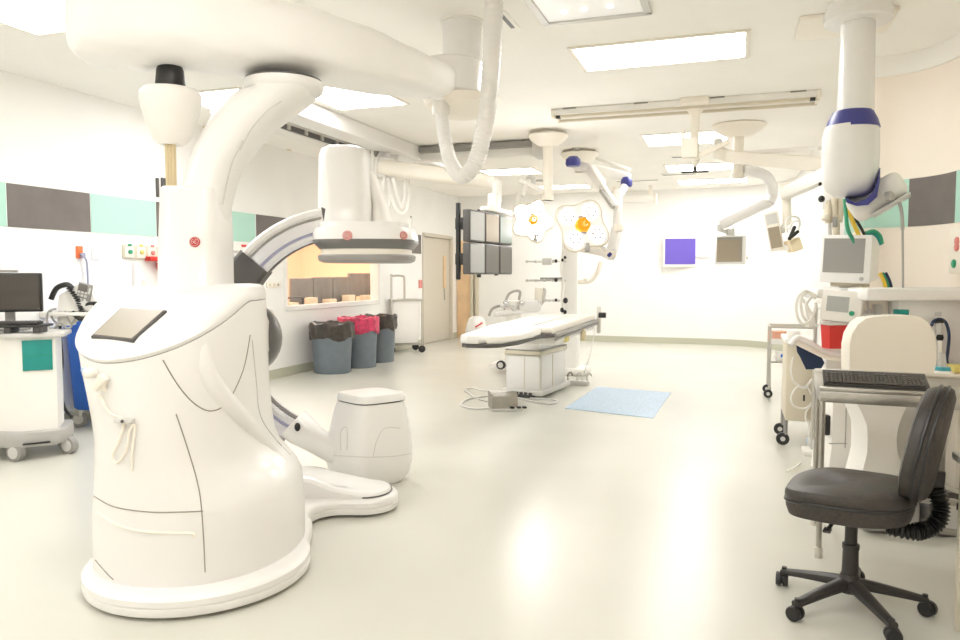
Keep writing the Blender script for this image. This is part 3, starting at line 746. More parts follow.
b = MB(F); b.box((.85,.05,.71), (.7,.12,.05), .015); b.box((ML*.66,.06,.80), (.12,.12,.2), .02); part(b, 'top_mount', 'whitewarm', t)
mw, mh = ML/3, .333
names = [('top', 2, 'nearest the scanner', 'screenlight'), ('top', 1, 'in the middle', 'screentan'), ('top', 0, 'nearest the lamps', 'screengreen')]
for r in range(2):
    for c in range(3):
        sm_ = [['screenlight', 'screengrey', 'screengrey'], ['screenlight', 'screentan', 'screengreen']][r][c]
        lb = '%s row screen of the six monitor bank, %s' % (['bottom', 'upper'][r], ['nearest the scanner', 'middle one', 'nearest the surgical lamps'][c])
        o = F @ Vector((mw*(c+.5), 0, mh*(r+.5)))
        tm = thing('display_monitor', lb, 'monitor', tuple(o), ma, 'six screens on the hanging bracket')
        b = MB(frame(o, ma)); b.box((0,.04,0), (mw-.008,.08,mh-.008), .012); part(b, 'housing', 'darkgrey', tm)
        b = MB(frame(o, ma)); b.box((0,-.001,0), (mw-.045,.006,mh-.045)); part(b, 'screen', sm_, tm)
        if (r, c) == (0, 0) or (r, c) == (1, 0):
            b = MB(frame(o, ma)); b.box((0,.085,0), (.22,.03,.2), .008); part(b, 'back_cover', 'black', tm)
# ------------------------------------------------------------------ patient table
TB = Vector((-2.2, 8.62, 0))
t = thing('patient_table', 'white padded angiography patient table on a boxy white pedestal', 'operating table', tuple(TB))
pa = flo(505, 392); pb = flo(541, 399); pc = flo(568, 388)
ux = (pc-pb).normalized(); uy = (pa-pb).normalized()
ang = math.atan2(ux.y, ux.x)
w1, w2 = (pc-pb).length, (pa-pb).length*.74
TM = Matrix.Translation((-2.005, 5.66, .068)) @ Matrix.Rotation(math.radians(1.6), 4, 'Z') @ Matrix.Translation((1.9, -5.66, 0))
F = Matrix.Translation(pb) @ Matrix.Rotation(ang, 4, 'Z')           # local x along the far side, y along the scanner side
b = MB(F); b.box((w1/2, w2/2, .06), (w1+.06, w2+.06, .06), .02); part(b, 'base_plate', 'lightgrey', t)
b = MB(F); b.box((w1/2, w2/2, .285), (w1-.04, w2-.04, .41), .03); ped = part(b, 'pedestal', 'white', t)
b = MB(F); b.box((w1/2, w2/2, .515), (w1-.01, w2-.01, .05), .012); part(b, 'pedestal_trim', 'beigep', t)
b = MB(F); b.box((w1/2, w2/2, .5475), (w1-.03, w2-.03, .012)); part(b, 'pedestal_seam', 'midgrey', t)
b = MB(F); b.box((w1/2, w2/2, .64), (w1-.08, w2-.08, .19), .015); part(b, 'pedestal_neck', 'whitewarm', t)
for yy in (w2*.45,): 
    b = MB(F); b.box((.016, yy, .285), (.006, .006, .38)); b.box((w1*.05, .017, .285), (.006, .006, .38)); b.box((w1*.45, .017, .285), (.006, .006, .38)); part(b, 'pedestal_joint', 'beigep', ped)
TZ = .86
def tz(x, y, z=TZ): return flo(x, y, z)
# plan of the top, from the surveyed edges
nl, nr = tz(465, 341), tz(499, 345.5)
fr_, fl_ = tz(598, 318.5, .86), tz(560, 314, .86)
ax = Vector((fr_.x-tz(541,331).x, fr_.y-tz(541,331).y, 0))
xr_far, xr_near, xl = -1.50, -1.60, -2.22
b = MB()
def padprism(pts, z0, z1, bev, name, mt, lab=None):
    b = MB(TM); b.prism(pts, z0, z1, bev); return part(b, name, mt, t, lab)
y0, ys, y1 = 5.66, 6.75, 9.35
topo = [(-2.02, y0+.06), (-1.96, y0), (-1.80, y0+.02), (-1.70, y0+.10), (-1.62, y0+.35), (-1.585, ys), (-1.50, ys+.12), (-1.46, y1), (-2.12, y1), (-2.16, ys+.1), (-2.12, ys), (-2.06, y0+.4)]
padprism(topo, .755, .785, .004, 'carbon_top', 'darkgrey')
def inset(pts, d):
    c = sum((Vector(p) for p in pts), Vector((0,0)))/len(pts); out = []
    for p in pts:
        v = Vector(p); q = c-v; out.append(v+q.normalized()*d)
    return out
padprism([(-2.03, y0+.05), (-1.95, y0-.01), (-1.86, y0), (-1.82, y0+.08), (-1.80, y0+.75), (-2.07, y0+.75)], .785, .86, .025, 'head_pad', 'whitematte')
padprism([(-1.80, y0+.03), (-1.70, y0+.11), (-1.62, y0+.38), (-1.59, y0+.85), (-1.81, y0+.85)], .785, .85, .02, 'head_pad', 'whitewarm')
padprism([(-1.60, y0+.78), (-1.585, ys), (-1.72, ys+.12), (-1.72, y1-.5), (-2.11, y1-.5), (-2.11, ys), (-2.07, y0+.78)], .785, .865, .025, 'body_pad', 'whitematte')
padprism([(-1.50, ys+.14), (-1.47, y1-.02), (-2.10, y1-.02), (-2.10, y1-.45), (-1.72, y1-.45), (-1.70, ys+.14)], .785, .85, .02, 'side_pad', 'cream')
b = MB(TM); b.bar((-1.475, ys+.15, .77), (-1.44, y1, .77), .03, .04, .005); b.bar((-1.475, ys+.15, .73), (-1.44, y1, .73), .02, .02); part(b, 'accessory_rail', 'midgrey', t)
b = MB(TM); b.bar((-1.55, ys+.3, .71), (-1.52, y1-.1, .71), .10, .09, .01); part(b, 'side_frame', 'whitewarm', t)
b = MB(TM); b.box((-1.85, 8.2, .70), (.55, 1.9, .11), .015); part(b, 'slide_carriage', 'whitewarm', t)
b = MB(TM); b.box((-1.50, 7.55, .69), (.05, .16, .07), .01); part(b, 'control_label', 'yellow', t)
b = MB(TM); b.box((-1.44, 8.3, .66), (.05, .12, .1), .012); b.cyl((-1.44, 8.3, .6), (-1.44, 8.3, .74), .015); part(b, 'rail_clamp', 'brass', t)
b = MB(TM); b.box((-1.42, y1+.02, .78), (.05, .05, .34), .01); part(b, 'end_post', 'steel', t); b = MB(TM); b.cyl((-1.42, y1, .84), (-1.33, y1, .84), .035); part(b, 'clamp_knob', 'black', t)
b = MB(F); b.box((-.0, w2*.5, .03), (.05, w2*.7, .05), .005); 
for k in range(5): b.box((-.03, w2*(.25+.12*k), .05), (.03, .04, .04), .005)
part(b, 'base_bracket', 'darkgrey', t)

# foot pedal unit with its cables
pc_ = flo(503, 412)+Vector((0,.1,0))
t = thing('foot_pedal', 'grey metal foot switch with black pedals on floor before the table', 'foot pedal', tuple(pc_), YAW)
F2 = camframe(pc_, math.radians(8))
b = MB(F2); b.box((0,.06,.015), (.32,.26,.03), .008); part(b, 'base', 'lightgrey', t)
b = MB(F2); b.loft([[(x, y, z) for y, z in ((-.06,.02), (-.06,.15), (.0,.19), (.17,.19), (.19,.16), (.19,.02), (.17,.02), (.16,.16), (.01,.165), (-.04,.13), (-.04,.02))] for x in (-.16, .02)]); b.box((-.15,.06,.1), (.02,.22,.16), .004); part(b, 'hood', 'brushed', t)
b = MB(F2); b.loft([[(x, y, z) for y, z in ((-.0,.02), (.03,.15), (.08,.18), (.16,.18), (.18,.15), (.18,.02), (.165,.02), (.15,.15), (.05,.14), (.02,.02))] for x in (.03, .13)]); part(b, 'side_guard', 'brushed', t)
for x in (.06, .13, .19):
    b = MB(F2); b.box((x,-.04,.035), (.045,.06,.02), .008); part(b, 'pedal', 'black', t)
for pts, lb in (([(489,408), (478,409), (468,408), (461,405), (466,400), (478,397), (492,396), (505,398)], 'thin grey cable curling on the floor beside the foot pedal'),
                ([(489,402), (478,399), (470,394), (465,390), (471,388), (484,391), (498,391), (507,394)], 'thin looped cable on the floor between pedal and table pedestal'),
                ([(515,397), (535,402), (552,404), (557,401), (548,399), (530,398)], 'flat cable loop on the floor in front of the table pedestal')):
    b = MB(); b.tube([flo(x, y, .009) for x, y in pts], .009, 6, 6); solo(b, 'floor_cable', 'lightgrey', lb, 'cable', tuple(flo(*pts[0])), 0, 'cables around the foot pedal')
b = MB(); b.tube([at(594,322,10), at(594,335,9.9), at(590,355,9.6), at(585,370,9.4)]+[flo(581,386,.01)], .006, 6, 6)
solo(b, 'dangling_wire', 'lightgrey', 'thin cord hanging from far end of the table to the floor', 'cord', tuple(flo(581,386)))
t = thing('floor_connector', 'small grey floor connector box with hooks right of the table pedestal', 'connector', tuple(flo(577,385)))
q = flo(577, 385)
b = MB(); b.box((q.x, q.y, .03), (.3,.12,.06), .01); part(b, 'box', 'lightgrey', t)
for k, dx in enumerate((-.12, .0, .13)):
    b = MB(); b.tube([q+Vector((dx,0,.05)), q+Vector((dx,0,.13)), q+Vector((dx+.04,0,.16)), q+Vector((dx+.06,0,.12))], .012, 6, 4); part(b, 'hook', ['midgrey', 'steel', 'steel'][k], t)
# sticky mat
mq = [flo(*p) for p in ((565,408.5), (653,418.5), (671,393), (597.5,387))]
b = MB(); b.loft([[p for p in mq], [p+Vector((0,0,.006)) for p in mq]]); solo(b, 'sticky_mat', 'matblue', 'pale blue rectangular sticky mat on the floor', 'floor mat', tuple(mq[0]))

# ------------------------------------------------------------------ surgical lamps
def lamp_head(c, r, tilt, yaw, lobes, lb, rot=0, sy=1, lens='lens'):
    t = thing('surgical_lamp', lb, 'surgical lamp', tuple(c), 0, 'two lobed operating lamps')
    M = Matrix.Translation(c) @ Matrix.Rotation(YAW+yaw, 4, 'Z') @ Matrix.Rotation(PI/2+tilt, 4, 'X')    # +z faces the viewer side
    def out(s, z, n=90):
        o = []
        for k in range(n):
            a = 2*PI*k/n; q = r*s*(.88+.13*math.cos(lobes*a+rot)); o.append(M @ Vector((q*math.cos(a), q*math.sin(a)*sy, z)))
        return o
    b = MB(); b.loft([out(.6,-.11), out(.9,-.09), out(1,-.03), out(1,.012), out(.97,.02)]); shell = part(b, 'lamp_shell', 'lampshell', t)
    b = MB()
    e = out(1.005, .005); b.tube(e, .012, 6, 1, True); part(b, 'rim', 'beigep', shell)
    for k in range(lobes):
        a = (2*PI*k-rot)/lobes
        b = MB(M); b.lathe([(.0,.045), (r*.2,.042), (r*.28,.03), (r*.30,.016)], (r*.58*math.cos(a), r*.58*math.sin(a)*sy, 0), 24); l = part(b, 'lens', lens, t)
        b = MB(M)
        for j in range(6):
            aa = 2*PI*j/6; b.lathe([(.018,.046), (.02,.042)], (r*.58*math.cos(a)+r*.16*math.cos(aa), r*.58*math.sin(a)*sy+r*.16*math.sin(aa), 0), 8)
        part(b, 'led', 'lightgrey', l)
    b = MB(M); b.lathe([(r*.26,.016), (r*.27,.05), (r*.22,.075), (0,.075)]); hub = part(b, 'hub', 'amber', t)
    b = MB(M); b.lathe([(r*.08,.07), (r*.085,.15), (r*.06,.17), (0,.17)], (0,-r*.03,0), 16); part(b, 'handle', 'amber', hub, 'amber centre handle')
    b = MB(M); b.box((0, r*.26, .03), (r*.28, r*.10, .05), .01); b.box((0, -r*.26, .03), (r*.2, r*.08, .05), .01); part(b, 'hub_clip', 'midgrey', t)
    b = MB(M); b.box((r*.10, -r*.78*sy, .03), (r*.16, r*.3, .05), .01); part(b, 'grip', 'ventgrey', t)
    b = MB(M); b.tube([(0, r*.2, -.08), (0, r*.5, -.16), (0, r*.95, -.14)], .03, 8, 5); part(b, 'yoke', 'whitewarm', t)
    return t
L1, L2 = at(532.5, 221, 8.9), at(582, 226, 8.75)
lamp_head(L1, .265, math.radians(-8), math.radians(4), 5, 'smaller round operating lamp with amber centre nearest the monitor bank', .3)
lamp_head(L2, .345, math.radians(-14), math.radians(10), 4, 'larger four lobed operating lamp with amber handle above the table', 2.2, 1, 'lensdim')
def ceil_mount(px, py, d, r, lb, pole_y, name='lamp_mount', pr=.06):
    q = at(px, py, d)
    t = thing(name, lb, 'ceiling mount', (q.x, q.y, ZC-.2), 0, 'bowl shaped ceiling mounts')
    z = q.z
    b = MB(); b.lathe([(.03, z-.11), (r*.5, z-.09), (r*.85, z-.03), (r, z+.02), (r*.96, z+.035), (r*.4, z+.04)], (q.x, q.y, 0), 40); part(b, 'bowl', 'cream', t)
    b = MB(); b.cyl((q.x, q.y, z+.03), (q.x, q.y, ZC), .1); part(b, 'ceiling_post', 'whitewarm', t)
    zb = at(px, pole_y, d).z
    b = MB(); b.cyl((q.x, q.y, zb), (q.x, q.y, z-.05), pr); b.lathe([(pr*1.25,0), (pr*1.25,.06)], (q.x, q.y, zb), 20); part(b, 'pole', 'cream', t)
    return t
ceil_mount(548, 138, 9.0, .245, 'cream bowl shaped ceiling mount with pole above smaller operating lamp', 200)
m1 = ceil_mount(580, 156, 10.4, .27, 'flat ceiling mount with blue capped arm joints above larger operating lamp', 172)
ceil_mount(739, 128, 8.6, .31, 'cream bowl ceiling mount with pole left of equipment column', 178, 'arm_mount')
t = thing('lamp_suspension', 'white jointed lamp arm with two blue caps hanging by the operating lamps', 'lamp arm', tuple(at(580, 165, 10.2)))
b = MB(); b.bar(at(572,164,9.9), at(630,178,9.6), .12, .12, .03); b.bar(at(596,158,10.1), at(630,170,9.7), .04, .04, .01); part(b, 'upper_arm', 'whitewarm', t)
for x, y, d, r in ((573,162.5,9.7,.10), (626.5,183,9.5,.075)):
    b = MB(); b.lathe([(r*.85,-.05), (r,-.02), (r*.95,.04), (r*.6,.075), (0,.08)], tuple(at(x, y, d)), 24, None, 1.0, 1.0); part(b, 'joint_cap', 'capblue', t, 'dark blue joint cap')
p0, p1 = at(590,168,9.7), at(616,208,9.2)
b = MB(); b.bar(p0, at(602,186,9.45), .11, .13, .03); b.bar(at(600,184,9.47), p1, .07, .1, .02); b.cyl(at(626,184,9.5), at(620,195,9.4), .05); part(b, 'spring_arm', 'whitewarm', t)
b = MB(); b.bar(at(601,190,9.38), at(613.5,207.5,9.12), .05, .05, .01); part(b, 'arm_slot', 'ventgrey', t)
b = MB(); b.bar(at(619,190,9.4), at(617,230,9.2), .10, .10, .03); b.bar(at(617,228,9.2), at(612,252,9.1), .12, .12, .03); part(b, 'drop_arm', 'white', t)
b = MB(); b.lathe([(.05,-.04), (.06,0), (.05,.04)], tuple(at(619,228,9.1)), 16); b.bar(at(606,254,9.0), at(616,254,9.0), .06, .08, .01); part(b, 'end_joint', 'cream', t)
b = MB(); b.bar(at(611,254,9.05), at(588,238,9.0), .06, .05, .012); part(b, 'head_yoke', 'whitewarm', t)
b = MB(); b.bar(at(608,256.5,8.95), at(611,253,8.95), .05, .04, .01); part(b, 'blue_clip', 'capblue', t)
b = MB(); b.bar(at(522,196,9.0), at(529,180,9.1), .05, .05, .01); b.bar(at(517,215,9.0), at(519,192,9.0), .05, .05, .01); b.bar(at(519,180,9.1), at(545,192,9.0), .05, .06, .02); b.bar(at(518,205,9.03), at(531,217,9.02), .05, .05, .01)
solo(b, 'lamp_bracket', 'whitewarm', 'thin white bracket arm holding the smaller operating lamp', 'lamp arm', tuple(at(529, 180, 9.1)))
t = thing('ceiling_camera', 'small round grey ceiling camera on thin rod beside lamp pole', 'camera', tuple(at(532, 181, 9.6)))
b = MB(); b.lathe([(.05,-.06), (.065,-.03), (.065,.05), (.03,.07)], tuple(at(531, 181, 9.6)), 20); part(b, 'housing', 'lightgrey', t)
b = MB(); b.cyl(at(533,180.5,9.6), at(543,180.5,9.6), .014); part(b, 'rod', 'ventgrey', t)

# ------------------------------------------------------------------ anaesthetic supply column beyond the table
q = at(571, 300, 10.6); q.z = 0
t = thing('supply_column', 'slim white medical supply column with black knobs beyond the table', 'supply column', (q.x, q.y, 0))
b = MB(); b.box((q.x, q.y, 1.02), (.24, .24, 2.0), .03); part(b, 'column', 'whitematte', t)
b = MB(); b.box((q.x, q.y, .05), (.5, .5, .1), .03); part(b, 'base', 'whitewarm', t)
b = MB(); b.bar(Vector((q.x,q.y,2.0)), at(612,256,9.4), .1, .12, .02); b.bar(at(580,250,10.3), at(612,256,9.4), .05, .05, .01); part(b, 'top_arm', 'whitewarm', t)
for y, x0 in ((261.5,527), (280.5,527), (300.5,545)):
    b = MB(); b.cyl(at(x0,y,10.2), at(566,y,10.4), .012, seg=8)
    for k in range(4): b.ball(tuple(at(x0+k*(562-x0)/4, y, 10.2)), .022, seg=10)
    arm_ = part(b, 'instrument_arm', 'lightgrey', t)
for x, y, r in ((556,261,.035), (562.5,260,.03), (565,257.5,.03), (556,280,.04), (556,300,.03), (565.5,300.5,.055), (562,310,.045), (565,312,.04), (565,247,.02)):
    b = MB(); b.ball(tuple(at(x, y, 10.15)), r*.62, r*.62, r*.75, 12); part(b, 'knob', 'black', t)
b = MB(); b.box(tuple(at(547,261.5,10.2)), (.13,.05,.1), .01); part(b, 'gauge', 'lightgrey', t)
b = MB(); b.box(tuple(at(551,278.5,10.2)), (.3,.05,.03), .005); part(b, 'tray', 'midgrey', t)
b = MB(); b.tube([at(x, y, 10.2) for x, y in ((563,252), (561,268), (563,285), (562,300), (564,315))], .02, 8, 5); part(b, 'hose', 'whitewarm', t)
b = MB(); b.tube([at(x, y, 10.1) for x, y in ((578,282), (590,281), (597,273), (601,262))], .03, 8, 5); b.ball(tuple(at(586,281,10.1)), .04); part(b, 'handle_loop', 'cream', t)
# equipment stand with looped handles, behind the table's scanner end
q = flo(513, 372); 
t = thing('equipment_stand', 'white equipment stand with two looped grey handles behind the patient table', 'equipment stand', (q.x, q.y, 0))
dE = (q-EYEP).dot(FW)
b = MB(); b.box((q.x, q.y, .55), (.2, .2, 1.0), .03); part(b, 'pillar', 'whitewarm', t)
b = MB(); b.box((q.x, q.y, .1), (.6, .4, .08), .02); part(b, 'base', 'white', t)
for pts in ([(506,300), (509,294), (515,291), (520,292), (519,300)], [(489,316), (492,309), (499,306), (505,307), (503,316)]):
    b = MB(); b.tube([at(x, y, dE) for x, y in pts], .02, 10, 6); part(b, 'handle_loop', 'ventgrey', t)
b = MB(); b.tube([at(x, y, dE-.1) for x, y in ((538,300), (541,290), (545,290), (543,302), (538,306))], .018, 8, 6); part(b, 'wire_loop', 'lightgrey', t)
b = MB(); b.bar(at(500,306,dE-.1), at(540,303,dE-.1), .10, .07, .02); b.bar(at(494,314,dE-.15), at(538,309,dE-.15), .10, .08, .02); b.box(tuple(at(530,306,dE-.2)), (.3,.12,.16), .03); part(b, 'instrument_rail', 'white', t)
b = MB(); b.box(tuple(at(539,296,dE-.1)), (.11,.1,.26), .02); part(b, 'box', 'cream', t)
for i in range(5):
    b = MB(); b.ball(tuple(at(506+i*8, 303+(i%2)*5, dE-.22)), .045, .04, .045, 14); part(b, 'dial', 'lightgrey' if i%2 else 'silver', t)
b = MB(); w = at(501,368,dE-.3); w.z = .14; b.lathe([(.05,-.025), (.065,-.02), (.065,.02), (.05,.025)], (0,0,0), 24, Matrix.Translation(w) @ Matrix.Rotation(PI/2, 4, 'X') ); cw = part(b, 'foot_wheel', 'black', t)
b = MB(); b.lathe([(.04,-.03), (.04,.03)], (0,0,0), 20, Matrix.Translation(w) @ Matrix.Rotation(PI/2, 4, 'X')); part(b, 'hub', 'lightgrey', cw)
b = MB(); b.bar(w, Vector((q.x, q.y, .1)), .03, .03); part(b, 'foot', 'lightgrey', t)

# ------------------------------------------------------------------ screens at the back
p = onp(680.5, 252, 1, YB-.05)
t = thing('wall_screen', 'blue lit screen in a white frame on the back wall', 'screen', tuple(p), math.radians(-6))
F = frame(p, math.radians(10)); u = 15./FOC
b = MB(F); b.box((0,0,0), (.71,.06,.62), .015); part(b, 'frame', 'whitewarm', t)
b = MB(F); b.box((-.01,-.034,.01), (.60,.01,.52)); part(b, 'screen', 'screenblue', t)
p = onp(703, 250, 1, YB-.03)
t = thing('wall_plate', 'faint white wall plate between the blue and beige screens', 'wall plate', tuple(p))
b = MB(); b.box(tuple(p), (.28,.03,.3), .01); part(b, 'plate', 'wallpaint', t)
b = MB(); b.box((p.x-.03, p.y-.02, p.z-.06), (.05,.02,.07), .005); b.box((p.x+.02, p.y-.02, p.z+.1), (.2,.015,.03), .004); part(b, 'socket', 'cream', t)
p = at(729.5, 250, 9.2)
t = thing('hung_monitor', 'small beige faced monitor hung on an articulated white arm', 'monitor', tuple(p))
F = camframe(p, math.radians(-25)); k_ = 9.2/FOC
b = MB(F); b.box((.5*k_,.05,0), (29*k_,.10,29*k_), .015); part(b, 'housing', 'white', t)
b = MB(F); b.box((0,-.004,.5*k_), (24*k_,.01,24.5*k_)); sc_ = part(b, 'screen', 'screentan', t)
b = MB(F); b.box((0,-.010,11.5*k_), (24*k_,.006,2*k_)); b.box((10.5*k_,-.010,.5*k_), (1.5*k_,.006,24*k_)); part(b, 'screen_shadow', 'midgrey', sc_)
b = MB(F); b.cyl((16*k_,.03,-8*k_), (17.5*k_,.03,-8*k_), .02); part(b, 'side_knob', 'beigep', t)
b = MB(F); b.box((0,.04,17*k_), (.1,.06,.1), .01); b.box((.04,.0,19*k_), (.02,.03,.08)); b.box((-.02,.0,19*k_), (.015,.03,.08)); part(b, 'yoke', 'lightgrey', t)
t = thing('monitor_suspension_boom', 'white articulated arm bent down towards the small beige monitor', 'monitor arm', tuple(at(745, 164, 8.6)))
b = MB(); b.bar(at(720,225,9.2), at(771,201,8.9), .10, .13, .03); part(b, 'lower_arm', 'white', t)
b = MB(); b.tube([at(743,170,8.6), at(762,174,8.7), at(770,181,8.8), at(772.5,194,8.9), at(769,203,8.9)], .062, 12, 6); part(b, 'elbow', 'white', t)
b = MB(); b.cyl(at(720,224,9.2), at(720,231,9.22), .035); b.bar(at(720,230,9.22), at(730,233.5,9.25), .05, .04, .01); part(b, 'end_post', 'lightgrey', t)
t = thing('cross_arm', 'peach tinted long horizontal ceiling arm running to equipment column', 'ceiling arm', tuple(at(715, 154, 8.4)))
b = MB(); b.bar(at(717,152,8.5), at(733,157,8.3), .13, .13, .03); b.bar(at(730,157,8.3), at(830,165,6.9), .14, .14, .03); part(b, 'arm_tube', 'cream', t)
b = MB(); b.bar(at(718,158,8.55), at(718,139,8.55), .1, .1, .02); b.bar(at(728,154,8.5), at(820,148,7.0), .04, .04, .01); part(b, 'end_bracket', 'whitewarm', t)
t = thing('camera_arm', 'white arm reaching from the equipment column to a small tilted head', 'camera arm', tuple(at(785, 190, 7.0)))
b = MB(); b.bar(at(784,194,7.1), at(828,174,6.2), .1, .13, .03); part(b, 'arm_tube', 'whitewarm', t)
b = MB(); b.cyl(at(786,192,7.1), at(787,225,7.1), .045); b.bar(at(781,188,7.05), at(793,186,7.05), .09, .09, .02); part(b, 'drop_post', 'cream', t)
p = at(774, 231, 7.1)
t = thing('tilted_monitor_head', 'narrow tilted screen with beige face hanging beside black cables', 'monitor', tuple(p))
F = camframe(p, math.radians(-22)) @ Matrix.Rotation(math.radians(-11), 4, 'Y') @ Matrix.Rotation(math.radians(6), 4, 'X')
b = MB(F); b.box((0,0,0), (.13,.09,.38), .015); part(b, 'housing', 'cream', t)
b = MB(F); b.box((0,-.047,-.06), (.10,.006,.20)); part(b, 'screen', 'screentan', t)
b = MB(F); b.box((0,-.047,.12), (.10,.006,.10)); part(b, 'label_panel', 'lightgrey', t)
b = MB(); b.bar(at(781,233,7.1), at(789,215,7.1), .05, .05, .01); part(b, 'mount', 'whitewarm', t)
b = MB(); b.box(tuple(at(787,248,7.1)), (.2,.1,.05), .01); part(b, 'tray', 'whitewarm', t)
b = MB(); b.bar(at(788,247,7.05), at(799,243,7.05), .13, .12, .01); part(b, 'side_box', 'paper', t)
t = thing('coiled_leads', 'black and white leads bunched beside the tilted screen head', 'cables', tuple(at(793, 228, 7.0)))
b = MB(); b.bar(at(789,240,6.95), at(795,226,6.95), .03, .03, .008); b.bar(at(790,238,6.95), at(798.5,231,6.95), .03, .03, .008); part(b, 'black_lead', 'black', t)
for pts in ([(787,233), (786,222), (790,217), (798,218), (800,226)], [(789,230), (793,222), (799,222), (798,232)]):
    b = MB(); b.tube([at(x, y, 7.0) for x, y in pts], .012, 6, 6); part(b, 'white_lead', 'whitewarm', t)

# ------------------------------------------------------------------ equipment column
ED = 4.8; s_ = ED/FOC
ec = at(857, 60, ED)
t = thing('equipment_boom', 'white ceiling equipment boom with dark blue collar rings', 'ceiling boom', (ec.x, ec.y, ZC))
zz = lambda y: at(857, y, ED).z
b = MB(); b.lathe([(.19, zz(24)-.0), (.205, zz(22)), (.205, zz(13)), (.19, zz(10)), (.19, ZC)], (ec.x, ec.y, 0), 40); part(b, 'ceiling_flange', 'white', t)
b = MB(); b.box((at(845,-10,ED+.3).x, at(845,-10,ED+.3).y, ZC-.015), (.6,.5,.03), .01); part(b, 'ceiling_plate', 'cream', t)
b = MB(); b.lathe([(.112, zz(112)), (.106, zz(60)), (.102, zz(18))], (ec.x, ec.y, 0), 12, None); part(b, 'drop_tube', 'white', t)
bc = at(852, 60, ED)
b = MB(); b.lathe([(.164, zz(128)), (.15, zz(120)), (.12, zz(111)), (.10, zz(110))], (ec.x-.015, ec.y, 0), 40); part(b, 'collar_ring', 'capblue', t, 'dark blue tapered collar')
b = MB(); b.lathe([(.0, zz(197)), (.09, zz(196)), (.14, zz(190)), (.168, zz(178)), (.172, zz(150)), (.168, zz(131)), (.158, zz(125.5))], (ec.x-.022, ec.y, 0), 40); part(b, 'motor_housing', 'white', t)
F = camframe(at(872, 196, ED+.1), math.radians(-30)) @ Matrix.Rotation(math.radians(-32), 4, 'Y')
b = MB(F); b.box((.02,.05,-.02), (.36,.30,.17), .05, 3); part(b, 'side_arm', 'whitewarm', t)
b = MB(F); b.box((.06,-.05,-.12), (.25,.2,.02), .008); part(b, 'arm_underplate', 'lightgrey', t)
b = MB(); b.loft([[at(x, y, d) for x, y, d in r] for r in ([(845,197,4.62), (847,203,4.62), (847,203,4.95), (845,197,4.95)], [(855,203,4.61), (857,206,4.59), (857,206,4.95), (855,203,4.95)], [(866,199,4.61), (868,205,4.59), (868,205,4.95), (866,199,4.95)], [(874,190,4.64), (877,197,4.62), (877,197,4.95), (874,190,4.95)], [(878,178,4.68), (880,180,4.68), (880,180,4.95), (878,178,4.95)], [(879.5,168,4.75), (880.5,168,4.75), (880.5,168,4.95), (879.5,168,4.95)])]); part(b, 'lower_collar', 'capblue', t, 'dark blue lower collar')
b = MB(); b.lathe([(.03,-.02), (.03,.01), (.02,.02)], (0,0,0), 14, plane_frame(at(889.5,196,ED-.1), RT*.6-FW*.8)); part(b, 'cable_gland', 'ventgrey', t)
b = MB(); b.tube([at(x, y, 4.78) for x, y in ((889,196), (896,198), (900,205), (902,216), (902.6,230))], .011, 8, 6); b.tube([at(902.6,230,4.78), at(902.8,250,4.85), at(903,289,5.1)], .007, 8, 3)
solo(b, 'power_cable', 'ventgrey', 'grey cable dropping from the blue ringed boom to white ledge', 'cable', tuple(at(903,289,5.1)))
for pts, mt_, lb, r in (([(845,199), (846,215), (848,230), (853,240), (856,250)], 'greenhose', 'green gas hose hanging straight below the boom motor', .018),
                     ([(846,200), (852,213), (861,228), (866,238)], 'black', 'black hose slanting from the boom to the grey cased monitor', .014),
                     ([(847,206), (853,222), (859,236)], 'yellowhose', 'yellow hose between green and black hoses under the boom', .02),
                     ([(850,205), (858,208), (866,212)], 'greenhose', 'short green strap at the top of the hoses under the boom', .018),
                     ([(866,233), (874,231), (880,236), (882,244)], 'greenhose', 'green hose arching over the back of the grey cased monitor', .018),
                     ([(865,236), (873,234), (878,238), (881,245)], 'teal', 'darker green hose arching beside the first over the monitor back', .014)):
    b = MB(); b.tube([at(x, y, 5.3) for x, y in pts], r*.75, 8, 6); solo(b, 'gas_hose', mt_, lb, 'hose', tuple(at(*pts[0], 5.45)), 0, 'hoses below the equipment boom')
for x0, mt_, lb in ((882,'greenhose','short green hose end between the monitor and white ledge'), (885,'navy','dark blue hose end between the monitor and white ledge'), (880,'yellowhose','yellow hose end between the monitor and white ledge')):
    b = MB(); b.tube([at(x0,273,5.9), at(x0+4,281,5.9), at(x0+6,289,5.9)], .016, 8, 4); solo(b, 'hose_end', mt_, lb, 'hose', tuple(at(x0,273,5.9)), 0, 'hose ends by the ledge')
# cluster of gas regulators left of the boom hoses
t = thing('gas_regulator', 'cluster of small cream gas regulators hanging left of the hoses', 'gas regulator', tuple(at(832, 200, 6.0)))
b = MB(); b.box(tuple(at(832,196,6.1)), (.16,.12,.22), .03); part(b, 'body', 'whitewarm', t)
for x, y, r in ((820,184,.014), (821.5,199,.026), (824,217,.03)):
    b = MB(); b.ball(tuple(at(x, y, 6.0)), r, r, r*1.1, 14); part(b, 'knob', 'black' if r < .05 and y < 210 else 'cream', t)
b = MB()
for x, y, h in ((828,212,.18), (834,208,.24), (840,210,.2), (836,226,.18)): b.lathe([(.022,-h/2), (.026,-h/4), (.03,0), (.022,h/3), (.014,h/2)], tuple(at(x, y, 6.0)), 14)
part(b, 'flow_tube', 'beigep', t)
b = MB(); b.bar(at(832,188,6.1), at(858,183,4.95), .05, .06, .01); part(b, 'hanger_bar', 'whitewarm', t)
b = MB(); b.box(tuple(at(835,222,5.95)), (.035,.03,.08), .006); part(b, 'dark_valve', 'midgrey', t)
